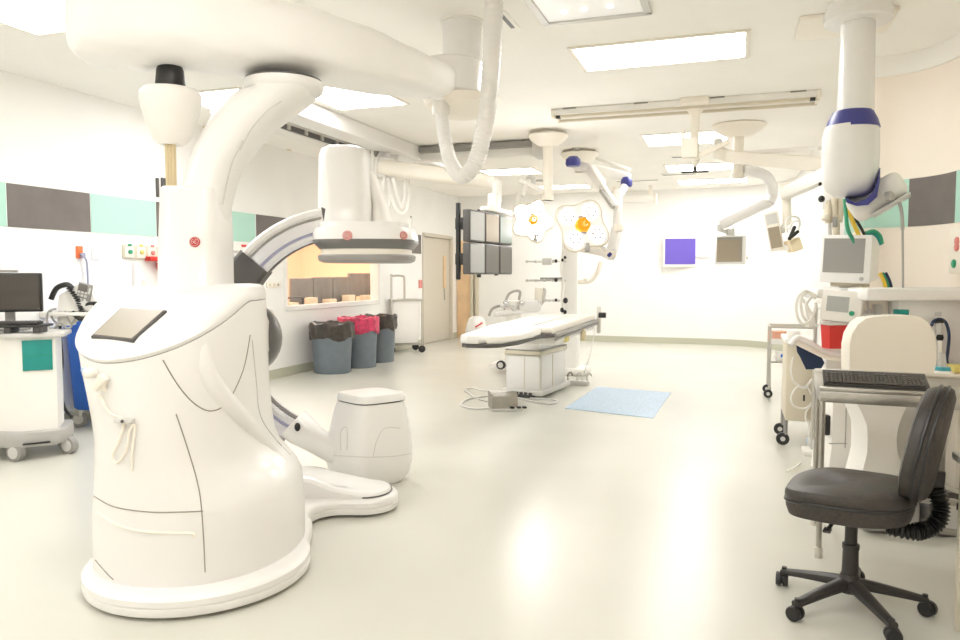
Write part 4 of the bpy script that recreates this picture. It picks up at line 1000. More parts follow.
b = MB(); b.cyl(at(830,160,6.1), at(832,196,6.1), .02); b.cyl(at(838,200,6.05), at(838,240,6.05), .014); b.cyl(at(829,200,6.05), at(830,240,6.05), .014); part(b, 'drop_rod', 'lightgrey', t)

# ------------------------------------------------------------------ patient monitor and ventilator tower
MD = 5.35; s_ = MD/FOC
p = at(845, 286, MD)
t = thing('patient_monitor', 'boxy white cased patient monitor with grey screen on the tower', 'monitor', tuple(p), YAW)
F = camframe(at(846, 259, MD), math.radians(-41)) @ Matrix.Rotation(math.radians(2), 4, 'Y')
W_, H_ = 45*s_, 46*s_
b = MB(F); b.loft([[(-W_/2,0,-H_/2), (W_/2,0,-H_/2), (W_/2,0,H_/2), (-W_/2,0,H_/2)], [(-W_/2,.06,-H_/2), (W_/2,.06,-H_/2), (W_/2,.06,H_/2), (-W_/2,.06,H_/2)], [(-W_/2*.93,.12,-H_/2*.95), (W_/2*.93,.12,-H_/2*.95), (W_/2*.93,.12,H_/2*.96), (-W_/2*.93,.12,H_/2*.96)], [(-W_/2*.85,.34,-H_/2*.86), (W_/2*.85,.34,-H_/2*.86), (W_/2*.85,.34,H_/2*.88), (-W_/2*.85,.34,H_/2*.88)]])
part(b, 'casing', 'whitewarm', t)
b = MB(F); b.box((0,-.008,0), (W_+.012,.02,H_+.012), .008); part(b, 'front_frame', 'white', t)
b = MB(F); b.box((-.012,-.017,.024), (38*s_,.012,34*s_)); part(b, 'screen', 'midgrey', t)
b = MB(F); b.cyl((W_*.36,-.018,-H_*.42), (W_*.36,-.03,-H_*.42), .014); part(b, 'dial', 'ventgrey', t)
b = MB(F); b.box((0,.15,-H_/2-.02), (.22,.22,.035), .01); b.box((0,.15,-H_/2-.045), (.12,.12,.03), .01); part(b, 'swivel_foot', 'beigep', t)
VT = at(838, 293, MD)
vb = flo(846, 470); vb = LD((846-480)/FOC*5.5, 5.5, 0)
t = thing('ventilator_tower', 'white ventilator tower with small green knob display beneath the monitor', 'ventilator', (vb.x, vb.y, 0), YAW)
F = camframe(LD((836-480)/FOC*MD, MD, 0))
zt = at(836, 293, MD).z
b = MB(F); b.box((0,.1,zt), (44*s_,.3,.075), .03); part(b, 'tray', 'white', t)
F3 = camframe(at(841, 306, MD-.12), math.radians(-36)) @ Matrix.Rotation(math.radians(4), 4, 'Y')
b = MB(F3); b.box((0,.04,0), (37*s_,.08,31*s_), .015); dsp = part(b, 'display_housing', 'whitewarm', t)
b = MB(F3); b.box((-.022,-.002,.012), (20*s_,.006,15*s_)); part(b, 'display', 'screenlight', dsp)
b = MB(F3); b.cyl((.075,-.0,-.045), (.075,-.018,-.045), .017); part(b, 'green_knob', 'green', dsp)
b = MB(F); b.box((.155,.40,.62), (.17,.24,1.1), .03); part(b, 'cabinet', 'whitewarm', t)
b = MB(F); b.box((.10,.30,zt-.06), (.10,.30,.06), .01); part(b, 'tray_arm', 'whitewarm', t)
b = MB(F); b.box((.155,.40,.08), (.2,.28,.08), .02); part(b, 'base', 'lightgrey', t)
b = MB(F); b.tube([(.13,-.06,zt-.10), (.2,-.1,zt-.16), (.18,-.06,zt-.02)], .012, 8, 6); b.tube([(.19,-.05,zt+.0), (.205,-.07,zt-.08), (.18,-.08,zt-.16), (.14,-.08,zt-.19)], .011, 8, 6); part(b, 'cord', 'lightgrey', t)
for i, pts in enumerate(([(816,297), (805,291), (797,300), (797,315), (803,324), (812,318), (816,304)], [(815,299), (808,292), (801,299), (803,316), (811,325)], [(812,296), (806,306), (810,320), (818,326)], [(800,296), (808,308), (814,322), (806,326)])):
    if i == 0: t = thing('coiled_tubing', 'coils of thin white tubing hanging left of the display', 'tubing', tuple(at(806, 308, 5.3)))
    b = MB(); b.tube([at(x, y, 5.3+.02*i) for x, y in pts], .011, 8, 6); part(b, 'tubing_coil', 'whitewarm', t)
# stainless instrument trolley and cream supply cart
q0 = flo(768, 398)
t = thing('instrument_trolley', 'tall stainless two shelf trolley against the far wall side', 'trolley', (q0.x, q0.y, 0))
dT = hdep(q0); o_ = LP(769.5, dT, .3); o_.z = 0; F = frame(o_); WT = .60
zs = at(770, 327, dT).z
posts = [(0,0), (WT,0), (0,.42), (WT,.42)]
for x, y in posts:
    b = MB(F); b.cyl((x,y,.1), (x,y,zs), .014); part(b, 'post', 'steel', t)
    b = MB(F); b.lathe([(.035,-.015), (.048,-.012), (.048,.012), (.035,.015)], (0,0,0), 18, Matrix.Translation((x-.01,y,.05)) @ Matrix.Rotation(PI/2, 4, 'X')); cw = part(b, 'caster', 'black', t)
    b = MB(F); b.lathe([(.02,-.018), (.02,.018)], (0,0,0), 12, Matrix.Translation((x-.01,y,.05)) @ Matrix.Rotation(PI/2, 4, 'X')); part(b, 'hub', 'lightgrey', cw)
b = MB(F)
for z in (zs,): b.tube([(0,0,z), (WT,0,z), (WT,.42,z), (0,.42,z)], .014, 8, 1, True)
part(b, 'top_rail', 'steel', t)
b = MB(F); b.box((WT/2,.21,zs-.19), (WT,.42,.025), .005); b.box((WT/2,0,zs-.165), (WT,.012,.06)); part(b, 'shelf', 'white', t)
b = MB(F); b.box((WT/2,.21,.42), (WT,.42,.02), .005); part(b, 'shelf', 'brushed', t)
o = F @ Vector((.10,.2,zs-.177))
b = MB(camframe(o)); b.box((0,0,.06), (.17,.2,.12), .006); solo(b, 'supply_box', 'pink', 'salmon pink supply box on the stainless trolley top shelf', 'box', tuple(o), YAW)
o = F @ Vector((.30,.2,zs-.177))
b = MB(camframe(o)); b.box((0,0,.05), (.2,.2,.1), .006); solo(b, 'supply_box', 'cream', 'cream supply box beside pink box on the stainless trolley', 'box', tuple(o), YAW)
o = F @ Vector((.14,.12,.43))
t = thing('gauze_pack', 'blue and white pack on the trolley bottom shelf', 'supply pack', tuple(o), YAW)
b = MB(camframe(o)); b.box((0,0,.05), (.14,.12,.1), .015); part(b, 'wrap', 'whitematte', t)
b = MB(camframe(o)); b.box((0,-.062,.06), (.09,.008,.035), .003); part(b, 'label_strip', 'blue', t)
q0 = flo(786, 446)
dS = hdep(q0)
t = thing('supply_cart', 'cream supply cart with hanging tubing in front of the stainless trolley', 'cart', (q0.x, q0.y, 0))
sS = dS/FOC
o_ = LP(784, dS, .4); o_.z = 0; F = frame(o_)
zt, zb = at(783, 343, dS).z, at(783, 422, dS).z
b = MB(F); b.box((.19,.25,(zt+zb)/2), (.36,.5,zt-zb), .015); part(b, 'cabinet', 'beigep', t)
b = MB(F); b.box((.25,.22,zt+.02), (.52,.54,.04), .012); part(b, 'top', 'white', t)
b = MB(F); b.box((.06,.0,zt+.05), (.1,.1,.12), .02); part(b, 'corner_box', 'whitewarm', t)
for x, y in ((.02,.04), (.36,.04), (.02,.46), (.36,.46)):
    b = MB(F); b.cyl((x,y,.07), (x,y,zb+.02), .016); part(b, 'leg', 'midgrey', t)
    b = MB(F); b.lathe([(.04,-.016), (.052,-.012), (.052,.012), (.04,.016)], (0,0,0), 18, Matrix.Translation((x-.02,y,.054)) @ Matrix.Rotation(PI/2, 4, 'X')); cw = part(b, 'caster', 'black', t)
    b = MB(F); b.lathe([(.02,-.019), (.02,.019)], (0,0,0), 12, Matrix.Translation((x-.02,y,.054)) @ Matrix.Rotation(PI/2, 4, 'X')); part(b, 'hub', 'lightgrey', cw)
    
for pts, lb in (([(793,357), (791,370), (794,382), (804,387), (812,379), (806,388), (797,387), (791,397), (794,406), (806,408), (813,399), (808,388)], 'upper loop of thin cream tubing hanging on the cream cart'), ([(812,380), (816,396), (812,404), (806,412), (806,422)], 'cream tube hanging straight down beside the tubing loop'), ([(808,420), (809,438), (806,455), (797,466), (786,471)], 'long thin cream tube trailing from the cart onto the floor')):
    dd = dS-.06
    b = MB()
    P_ = [at(x, y, dd) for x, y in pts]
    if pts[-1][1] > 450: P_ = P_[:3]+[flo(797,466,.02), flo(786,471,.012)]
    b.tube(P_, .007, 8, 6); solo(b, 'hanging_tube', 'whitewarm', lb, 'tubing', tuple(P_[0]), 0, 'tubes on the cream cart')
b = MB(frame(at(808.5, 441, dS-.08))); b.box((0,0,0), (.035,.03,.045), .008); solo(b, 'tube_clip', 'matblue', 'small blue clip on the tube hanging below the cream cart', 'clip', tuple(at(808.5, 441, dS-.08)))
b = MB(frame(at(804, 398, dS-.1))); b.box((0,0,0), (.015,.02,.05), .004); solo(b, 'tube_clamp', 'black', 'small black clamp on the tubing loop of cream cart', 'clip', tuple(at(804, 398, dS-.1)))
# sharps bin
dR = 5.36; F = camframe(at(834, 333, dR), math.radians(6)); sR = dR/FOC
t = thing('sharps_bin', 'red sharps container with a pale lid on the ventilator side', 'sharps container', tuple(at(834, 346, dR)), YAW)
b = MB(F); b.loft([[(x*.85,y*.85,-.11) for x, y in ((-.07,-.06), (.07,-.06), (.07,.06), (-.07,.06))], [(x,y,.06) for x, y in ((-.07,-.06), (.07,-.06), (.07,.06), (-.07,.06))]]); part(b, 'bin', 'red', t)
b = MB(F); b.box((0,0,.075), (.155,.135,.035), .01); part(b, 'lid', 'clearplastic', t)
b = MB(F); b.box((-.04,0,.11), (.06,.1,.05), .008); b.box((.05,0,.11), (.05,.1,.05), .008); part(b, 'flap', 'red', t)
b = MB(F); b.box((0,0,.115), (.035,.06,.04), .008); part(b, 'latch', 'yellow', t)
# navy pouch and pale tube over it
dN = 5.6; t = thing('blood_pressure_cuff', 'dark navy pouch hanging over front of the cream cart', 'pouch', tuple(at(809, 357, dN)), YAW)
b = MB(); pts = [(796,343), (806,344), (818,350), (824.5,363), (821,369), (806,369.5), (800,357), (797,352)]
b.loft([[at(x, y, dN) for x, y in pts], [at(x, y, dN+.035) for x, y in pts]]); part(b, 'pouch_body', 'navy', t)
b = MB(); b.bar(at(811,345,dN-.03), at(823,349,dN-.03), .03, .02, .008); part(b, 'clasp', 'black', t)
for pts, r, lb in (([(790,345), (797,338), (806,341), (822,350), (838,354), (850,356)], .022, 'thick white breathing tube draped over the navy pouch'), ([(796,342), (810,349), (828,357), (850,360)], .02, 'second cream breathing tube just below the white one')):
    b = MB(); b.tube([at(x, y, 5.45) for x, y in pts], r, 10, 6); solo(b, 'breathing_tube', 'white' if r > .021 else 'cream', lb, 'tubing', tuple(at(*pts[0], 5.45)), 0, 'breathing tubes over the cream cart')
t = thing('upright_pole', 'thin steel pole standing beside the red sharps bin', 'pole', tuple(LD((838-480)/FOC*5.75, 5.75, 0)))
q = LD((816-480)/FOC*5.8, 5.8, 0)
b = MB(); b.cyl((q.x,q.y,.0), (q.x,q.y,1.2), .012); part(b, 'pole', 'steel', t)
b = MB(); q2 = LD((839-480)/FOC*5.75, 5.75, 0); b.cyl((q2.x,q2.y,.02), (q2.x,q2.y,.9), .018); part(b, 'dark_pole', 'midgrey', t)
b = MB(); b.box(((q.x+q2.x)/2, (q.y+q2.y)/2, .02), (.3,.2,.04), .01); part(b, 'base', 'whitewarm', t)
# ------------------------------------------------------------------ white ledge unit against the right wall
LDp = 5.05
F = camframe(LD((866-480)/FOC*LDp, LDp, 0)); sL = LDp/FOC
zl1, zl0 = at(900, 288, LDp).z, at(900, 301, LDp).z
t = thing('ledge_unit', 'high white ledge unit with flat panel front along the right wall', 'cabinet', tuple(LD((866-480)/FOC*LDp, LDp, 0)), YAW)
b = MB(F); b.box((.42,.14,(zl1+zl0)/2), (.84,.30,zl1-zl0), .025); part(b, 'ledge', 'white', t)
b = MB(F); b.box((.55,.20,zl0/2+.02), (.54,.2,zl0-.04), .01); part(b, 'panel', 'white', t)
b = MB(F); b.box((.20,.26,zl0/2+.02), (.14,.12,zl0-.04), .01); part(b, 'side_panel', 'cream', t)
b = MB(F); b.box((.165,.16,zl0-.10), (.045,.05,.14), .006); part(b, 'wall_socket', 'ventgrey', t)
o = at(901, 313, LDp+.1)
b = MB(camframe(o)); b.box((0,0,.0), (.07,.08,.05), .006); b.box((0,-.041,-.0), (.05,.004,.02)); solo(b, 'glove_box', 'teal', 'small teal box tucked under the white ledge', 'box', tuple(o), YAW)
b = MB(camframe(at(901, 321, LDp+.1))); b.box((0,0,0), (.13,.12,.03), .006); solo(b, 'bracket_shelf', 'white', 'tiny white shelf holding the teal box under the ledge', 'shelf', tuple(at(901, 321, LDp+.1)), YAW)
t = thing('suction_hook', 'black hook with blue cord hanging on the white panel', 'hook', tuple(at(938, 322, LDp+.08)))
dH = LDp+.06
b = MB(); b.ball(tuple(at(939,321.5,dH)), .035, .025, .018, 14); b.box(tuple(at(939,320,dH+.02)), (.05,.04,.02), .005); part(b, 'hook_head', 'black', t)
b = MB(); b.tube([at(x, y, dH) for x, y in ((931,326), (934,321), (940,319), (946,323), (949,335), (948,350), (947,362), (951,372), (953,378))], .010, 8, 6); part(b, 'cord', 'navy', t, 'dark blue cord')
b = MB(); b.cyl(at(939,323,dH), at(939,334,dH), .02); part(b, 'clear_tube', 'clearplastic', t)
b = MB(); b.lathe([(.018,-.02), (.024,0), (.018,.02)], tuple(at(940,337.5,dH)), 14); part(b, 'black_valve', 'black', t)
b = MB(); b.cyl(at(940,340,dH), at(940,363,dH), .014, .02); part(b, 'lower_tube', 'whitewarm', t)
b = MB(); b.box(tuple(at(937.5,314,dH+.05)), (.05,.02,.03), .006); part(b, 'wall_hook', 'lightgrey', t)
dB = 4.75; o = at(941, 392, dB); zt = at(941, 366, dB).z-o.z
b = MB(); b.lathe([(.13,0), (.135,.03), (.10,zt*.5), (.05,zt*.85), (.035,zt)], tuple(o), 28)
t = thing('suction_canister', 'pale cone shaped canister with teal ring under the blue cord', 'canister', tuple(o)); part(b, 'cone', 'whitewarm', t)
b = MB(); b.lathe([(.045,zt*.80), (.052,zt*.82), (.047,zt*.98), (.034,zt*1.0)], tuple(o), 24); part(b, 'ring', 'tealring', t)
b = MB(); b.lathe([(.03,zt), (.022,zt*1.25), (.018,zt*1.5)], tuple(o), 16); part(b, 'neck', 'clearplastic', t)
# low stand carrying canister and bits at the right edge
tS = thing('side_shelf', 'small cream side shelf holding the cone canister and supply packs', 'shelf', tuple(LD(2.95, 4.78, 0)), YAW)
F = camframe(LD((945-480)/FOC*4.8, 4.8, 0)); b = MB(F); b.box((.08,.02,o.z-.02), (.46,.34,.04), .01); part(b, 'shelf_top', 'whitewarm', tS)
b = MB(F); b.box((.2,.1,(o.z-.04)/2), (.12,.12,o.z-.04), .01); part(b, 'pedestal', 'cream', tS)
zq = o.z
for i, (mt_, h, lb) in enumerate((('pink', .06, 'orange supply pack lowest in the stack beside the cone canister'), ('paper', .05, 'cream supply pack in the middle of the stack by the cone canister'), ('yellow', .05, 'yellow supply pack on top of the stack by the cone canister'))):
    o2 = F @ Vector((.15,.06,zq)); b = MB(camframe(o2)); b.box((0,0,h/2), (.14,.12,h-.004), .006); solo(b, 'supply_pack', mt_, lb, 'supply pack', tuple(o2), YAW, 'packs stacked by the canister'); zq += h
# power and gas panel on the curved wall
pc = Vector((1.515, 6.02, 0)); 
p = onp(956, 250, 1, 6.05); p.x = 1.515
t = thing('gas_outlet_board', 'cream wall panel with two red and one green round outlets', 'wall panel', (1.51, 6.03, p.z))
dP = (Vector((1.51,6.03,p.z))-EYEP).dot(FW); F = frame((1.495,5.98,at(956,250,dP).z), math.radians(-84)); sp = dP/FOC
b = MB(F); b.box((0,.0,0), (.42,.03,46*sp), .006); part(b, 'plate', 'cream', t)
for dx, y, mt_ in ((-.06,241,'redpale'), (-.06,247,'redpale'), (-.1,263.5,'green'), (.1,241,'redpale'), (.1,247,'redpale')):
    b = MB(F); b.lathe([(.03,-.012), (.03,.01), (.02,.016), (0,.016)], (0,0,0), 18, Matrix.Translation((dx, -.015, -(y-250)*sp)) @ Matrix.Rotation(PI/2, 4, 'X')); part(b, 'outlet', mt_, t)

# ------------------------------------------------------------------ steel workstation table, keyboard, white console behind
T0 = Vector((.405, 3.985, 0)); TA = math.radians(-3)
t = thing('steel_table', 'stainless steel work table with lower rail carrying the keyboard', 'table', tuple(T0), TA)
F = frame(T0, TA); TZ2, TW, TDp = .868, .86, .56
b = MB(F); b.box((TW/2,TDp/2,TZ2-.012), (TW,TDp,.024), .004); part(b, 'top', 'brushed', t)
b = MB(F); b.box((TW/2,.008,TZ2-.05), (TW-.01,.014,.055), .003); b.box((.008,TDp/2,TZ2-.05), (.014,TDp-.01,.055), .003); b.box((TW/2,TDp-.008,TZ2-.05), (TW-.01,.014,.055), .003); part(b, 'apron', 'brushed', t)
b = MB(F); b.box((TW/2,TDp-.004,TZ2+.01), (TW,.008,.03), .002); part(b, 'back_lip', 'steel', t)
for x, y in ((.018,.02), (TW-.02,.02), (.018,TDp-.02), (TW-.02,TDp-.02)):
    b = MB(F); b.cyl((x,y,.05), (x,y,TZ2-.025), .0135); part(b, 'leg', 'brushed', t)
    b = MB(F); b.lathe([(.0185,.0), (.0185,.05), (.012,.055)], (x,y,0), 16); part(b, 'foot', 'steel', t)
b = MB(F); b.box((TW/2,.02,.205), (TW-.03,.022,.028), .004); b.box((TW/2,TDp-.02,.205), (TW-.03,.022,.028), .004); b.box((.018,TDp/2,.205), (.02,TDp-.03,.028), .004); part(b, 'lower_rail', 'brushed', t)
ko = F @ Vector((.02, .03, TZ2)); KA = TA+math.radians(-.5)
t = thing('keyboard', 'black computer keyboard lying on the stainless work table', 'keyboard', tuple(ko), KA)
F = frame(ko, KA); KW, KD = .46, .17
b = MB(F); b.loft([[(x, y, z) for y, z in ((0,.002), (0,.014), (KD*.5,.038), (KD,.062), (KD,.045), (.02,.002))] for x in (0, .006, KW-.006, KW)]); part(b, 'case', 'chairplastic', t)
keys = []
for r in range(6):
    x = .012; yk = .012+r*.0245+(.006 if r == 5 else 0)
    while x < KW-.03:
        w = .0185
        if r == 0 and .10 < x < .25: w = .12
        gap = 1 if (.345 < x < .352 or .405 < x < .412) else 0
        if .338 < x < .346 or .412 < x < .42: x += .008; continue
        keys.append((x+w/2, yk+.010, w-.003)); x += w
keys = [k for k in keys if k[0]+k[2]/2 < KW-.006]
keys = keys[:100]
for (x, yk, w) in keys:
    b = MB(F); b.box((x, yk,   .0165+yk*.275+.002), (w, .019, .010), .0025, 1); part(b, 'key', 'keycap', t)
b = MB(); b.tube([F @ Vector((KW*.7, KD, .015)), F @ Vector((KW*.72, KD+.04, .02)), F @ Vector((KW*.8, KD+.09, .012))], .003, 6, 5); part(b, 'cable', 'black', t)

wd = 4.5; w0 = LD((892-480)/FOC*wd, wd, 0); sw = wd/FOC
t = thing('imaging_console', 'white wheeled imaging console with big rounded blank back panel', 'console', tuple(w0), YAW)
F = camframe(w0)
def wpt(px, py): return ((px-892)*sw, 0, at(892, py, wd).z)
outl = [(851,390), (850,345), (852,334), (858,324), (866,318), (880,316), (905,315), (920,316), (930,322), (937,333), (940,346), (940,362), (936,390)]
outl = [wpt(*p) for p in outl]
b = MB(F); b.loft([[(x*.97, -.0, z*.985+.015) for x, y, z in outl], [(x, .012, z) for x, y, z in outl], [(x, .09, z) for x, y, z in outl], [(x*.9, .14, z*.97+.03) for x, y, z in outl]]); part(b, 'monitor_back', 'cream', t)
pl = [(395,861,921), (405,862,914), (416,868,909), (428,873,905), (442,874,903), (456,874,905), (470,871,910), (490,866,916), (505,862,920)]
b = MB(F); b.loft([[(wpt(x0,y)[0],.02,wpt(x0,y)[2]), (wpt(x1,y)[0],.02,wpt(x1,y)[2]), (wpt(x1,y)[0],.22,wpt(x1,y)[2]), (wpt(x0,y)[0],.22,wpt(x0,y)[2])] for y, x0, x1 in pl]); part(b, 'pillar', 'whitewarm', t)
b = MB(F); b.box((.0,.1,.08), (.60,.6,.10), .03); part(b, 'wheel_base', 'whitewarm', t)
b = MB(F); b.box((.0,.12,wpt(0,396)[2]), (.5,.3,.06), .02); part(b, 'top_deck', 'cream', t)
for x, y in ((-.24,-.12), (.24,-.12), (-.24,.34), (.24,.34)):
    b = MB(F); b.lathe([(.03,-.016), (.04,-.012), (.04,.012), (.03,.016)], (0,0,0), 16, Matrix.Translation((x,y,.04)) @ Matrix.Rotation(PI/2, 4, 'X')); part(b, 'caster', 'black', t)
pd = 4.95; F = camframe(LD((845-480)/FOC*pd, pd, 0)); spd = pd/FOC
t = thing('equipment_cabinet', 'low rounded white equipment cabinet standing behind the steel table leg', 'cabinet', tuple(LD((845-480)/FOC*pd, pd, 0)), YAW)
zc = at(845, 398, pd).z
b = MB(F); b.loft([[(x-.06, y, .06) for x, y in ((-.02,0), (.42,0), (.42,.26), (-.02,.26))], [(x, y, .25) for x, y in ((-.06,0), (.34,0), (.34,.26), (-.06,.26))], [(x, y, zc-.04) for x, y in ((-.06,0), (.22,0), (.22,.26), (-.06,.26))], [(x, y, zc) for x, y in ((-.03,.03), (.2,.03), (.2,.24), (-.03,.24))]]); part(b, 'cabinet_body', 'whitewarm', t)
b = MB(F); b.box((.03,-.002,.5), (.005,.006,.5)); b.box((-.02,-.002,.28), (.12,.006,.006)); part(b, 'panel_seam', 'ventgrey', t)
for x in (-.05, .3):
    b = MB(F); b.lathe([(.035,-.016), (.045,-.012), (.045,.012), (.035,.016)], (0,0,0), 18, Matrix.Translation((x,.02,.045)) @ Matrix.Rotation(PI/2, 4, 'X')); part(b, 'caster', 'black', t)
b = MB(F); b.box((-.075,.05,at(0,428,pd).z), (.04,.05,.14), .012); part(b, 'side_latch', 'black', t)
t = thing('floor_drum', 'grey round drum with white face lying under the steel table near chair', 'drum', tuple(flo(940, 538)))
o = flo(943, 538)+Vector((0,.12,.12)); F = camframe(o)
b = MB(F); b.lathe([(.12,-.1), (.125,.1)], (0,0,0), 28, Matrix.Rotation(PI/2, 4, 'X')); part(b, 'drum_body', 'darkgrey', t)
b = MB(F); b.lathe([(.10,.0), (.10,.01), (0,.012)], (0,-.1,0), 28, Matrix.Translation((0,-.0,0)) @ Matrix.Identity(4)) if False else b.lathe([(.095,.1), (.095,.112), (0,.114)], (0,0,0), 28, Matrix.Rotation(PI/2, 4, 'X')); part(b, 'face', 'lightgrey', t)
b = MB(F); b.box((-.28,.03,-.02), (.3,.2,.18), .03); part(b, 'motor_box', 'ventgrey', t)

# ------------------------------------------------------------------ task chair
cc = Vector((.487, 3.425, 0)); CAz = math.radians(166)
t = thing('task_chair', 'black padded swivel task chair on five castor base beside steel table', 'chair', tuple(cc), CAz)
I = frame(cc)
b = MB(I); b.lathe([(.03,.07), (.045,.075), (.05,.10), (.042,.13), (.036,.15)]); hub = part(b, 'hub', 'chairplastic', t)
for k in range(5):
    a = math.radians(5+72*k); R_ = frame(cc, a)
    b = MB(R_); sec = []
    for q in range(9):
        f = q/8; x = .03+f*.27; w = .034-.013*f; z1 = .135-.045*f-.01*f*f; h = .05-.022*f
        sec.append([(x, w*math.cos(s), z1-h/2+h/2*math.copysign(abs(math.sin(s))**.7, math.sin(s))) for s in [2*PI*j/12 for j in range(12)]])
    b.loft(sec); leg = part(b, 'leg', 'chairplastic', t)
    b = MB(R_); b.cyl((.29,0,.05), (.29,0,.09), .011); 
    tw = Matrix.Translation((.30,0,.031)) @ Matrix.Rotation(math.radians([40, -30, 25, 15, -20][k]), 4, 'Z') @ Matrix.Rotation(PI/2, 4, 'Y')
    b.lathe([(.012,-.027), (.028,-.026), (.031,-.02), (.031,-.005), (.022,-.003), (.022,.003), (.031,.005), (.031,.02), (.028,.026), (.012,.027)], (0,0,0), 18, tw); part(b, 'caster', 'black', leg)
b = MB(I); b.cyl((0,0,.10), (0,0,.26), .034, .031); b.cyl((0,0,.26), (0,0,.28), .034); b.cyl((0,0,.27), (0,0,.42), .025); part(b, 'gas_lift', 'chairplastic', t)
S_ = frame(cc, CAz)                                       # +x = the way the chair faces
def seat_ring(s, z, dx=0):
    out = []
    for k in range(48):
        a = 2*PI*k/48; c, n_ = math.cos(a), math.sin(a); e = 2/3.2
        x = .245*math.copysign(abs(c)**e, c); y = .245*math.copysign(abs(n_)**e, n_)*(1-.10*(1 if x < 0 else 0)*abs(x)/.245)
        out.append((.01+dx+x*s, y*s, z+.022-.025*max(0, x/.245)**3*(1 if z > .45 else .5)+.012*max(0,-x/.245)**2))
    return out
b = MB(S_); b.loft([seat_ring(.84,.392), seat_ring(.94,.40), seat_ring(.98,.43), seat_ring(.985,.468)]); part(b, 'seat_pan', 'fabric', t)
b = MB(S_); b.loft([seat_ring(.985,.470), seat_ring(1.0,.482), seat_ring(1.0,.500), seat_ring(.97,.517), seat_ring(.88,.527), seat_ring(.6,.527), seat_ring(.2,.523)]); part(b, 'seat', 'leather', t)
b = MB(S_); b.tube(seat_ring(.992,.469), .006, 6, 1, True); part(b, 'piping', 'black', t)
b = MB(S_); b.box((0,0,.418), (.24,.18,.05), .015); b.cyl((.05,.08,.405), (.06,.26,.40), .008); b.box((.06,.25,.40), (.03,.05,.012), .005); part(b, 'tilt_mechanism', 'chairplastic', t)
# backrest
def back_ring(x, s, z0=.522, z1=.975):
    out = []; zc_, hz = (z0+z1)/2, (z1-z0)/2
    for k in range(48):
        a = 2*PI*k/48; c, n_ = math.cos(a), math.sin(a); e = 2/2.9
        y = .232*math.copysign(abs(c)**e, c); z = hz*math.copysign(abs(n_)**e, n_)
        wz = 1-.26*max(0, z/hz+.15)**1.4
        xx = x+.012*(y*s/.2)**2 - .042*(z*s/hz) + .006*math.cos(z*s/hz*1.5)
        out.append((xx, y*wz*s, zc_+z*s))
    return out
BX = -.245
b = MB(S_); b.loft([back_ring(BX+.035,.3), back_ring(BX+.035,.8), back_ring(BX+.025,.94), back_ring(BX,.99), back_ring(BX-.02,.98)]); part(b, 'backrest', 'leather', t)
b = MB(S_); b.loft([back_ring(BX-.02,1.0), back_ring(BX-.045,1.0), back_ring(BX-.066,.95), back_ring(BX-.08,.8), back_ring(BX-.085,.3)]); part(b, 'back_shell', 'fabric', t)
b = MB(S_); b.tube(back_ring(BX-.02,1.005), .007, 6, 1, True); b.tube(back_ring(BX-.046,1.005), .005, 6, 1, True); part(b, 'piping', 'black', t)
P = [S_ @ Vector(p) for p in ((-.13,-.0,.38), (-.22,-.0,.375), (-.27,-.03,.385), (-.31,-.06,.42), (-.315,-.08,.48), (-.295,-.08,.55))]
PP = spline(P, 16); n = len(PP); b = MB(); b.tube(PP, lambda q: .032+.006*math.sin(q*(n-1)*PI/1.6), 14, 1); part(b, 'bellows', 'black', t)
b = MB(S_); b.cyl((-.37,.0,.505), (-.40,.0,.505), .014); b.lathe([(.026,0), (.03,.012), (.024,.022)], (0,0,0), 12, Matrix.Translation((-.39,0,.505)) @ Matrix.Rotation(-PI/2, 4, 'Y')); part(b, 'knob', 'black', t)
b = MB(S_); b.bar((-.295,-.08,.5), (-.30,-.08,.62), .06, .03, .006); part(b, 'back_bar', 'chairplastic', t)

# ------------------------------------------------------------------ low drawer unit
t = thing('drawer_unit', 'white low drawer unit standing close beside the black task chair', 'drawer unit', (1.12, 2.75, 0))
xa, ya = .868, 3.33
b = MB(); b.box((xa+.33, ya-.55, .345), (.64, 1.08, .69), .006); part(b, 'carcass', 'white', t)
b = MB(); b.box((xa+.31, ya-.54, .705), (.70, 1.14, .03), .006); part(b, 'worktop', 'whitewarm', t)
for k in range(3):
    b = MB(); b.box((xa, ya-.30-.0, .59-.21*k), (.02, .5, .19), .004); d_ = part(b, 'drawer', 'whitewarm', t)
    b = MB(); b.tube([(xa-.01, ya-.45, .62-.21*k), (xa-.035, ya-.44, .62-.21*k), (xa-.035, ya-.18, .62-.21*k), (xa-.01, ya-.17, .62-.21*k)], .006, 8, 1); part(b, 'handle', 'steel', d_)
b = MB(); b.box((xa-.012, ya-.02, .345), (.015, .03, .66), .003); part(b, 'corner_strip', 'beigep', t)

# ------------------------------------------------------------------ left: computer cart
cq = flo(28, 450); dC_ = 5.75; sC = dC_/FOC
C0 = LD((28-480)/FOC*dC_, dC_, 0)
t = thing('computer_cart', 'white computer cart with teal drawer front and grey wheeled base', 'computer cart', tuple(C0), YAW)
F = camframe(C0, math.radians(10))
za = at(28, 333, dC_).z; zb = at(28, 430, dC_).z
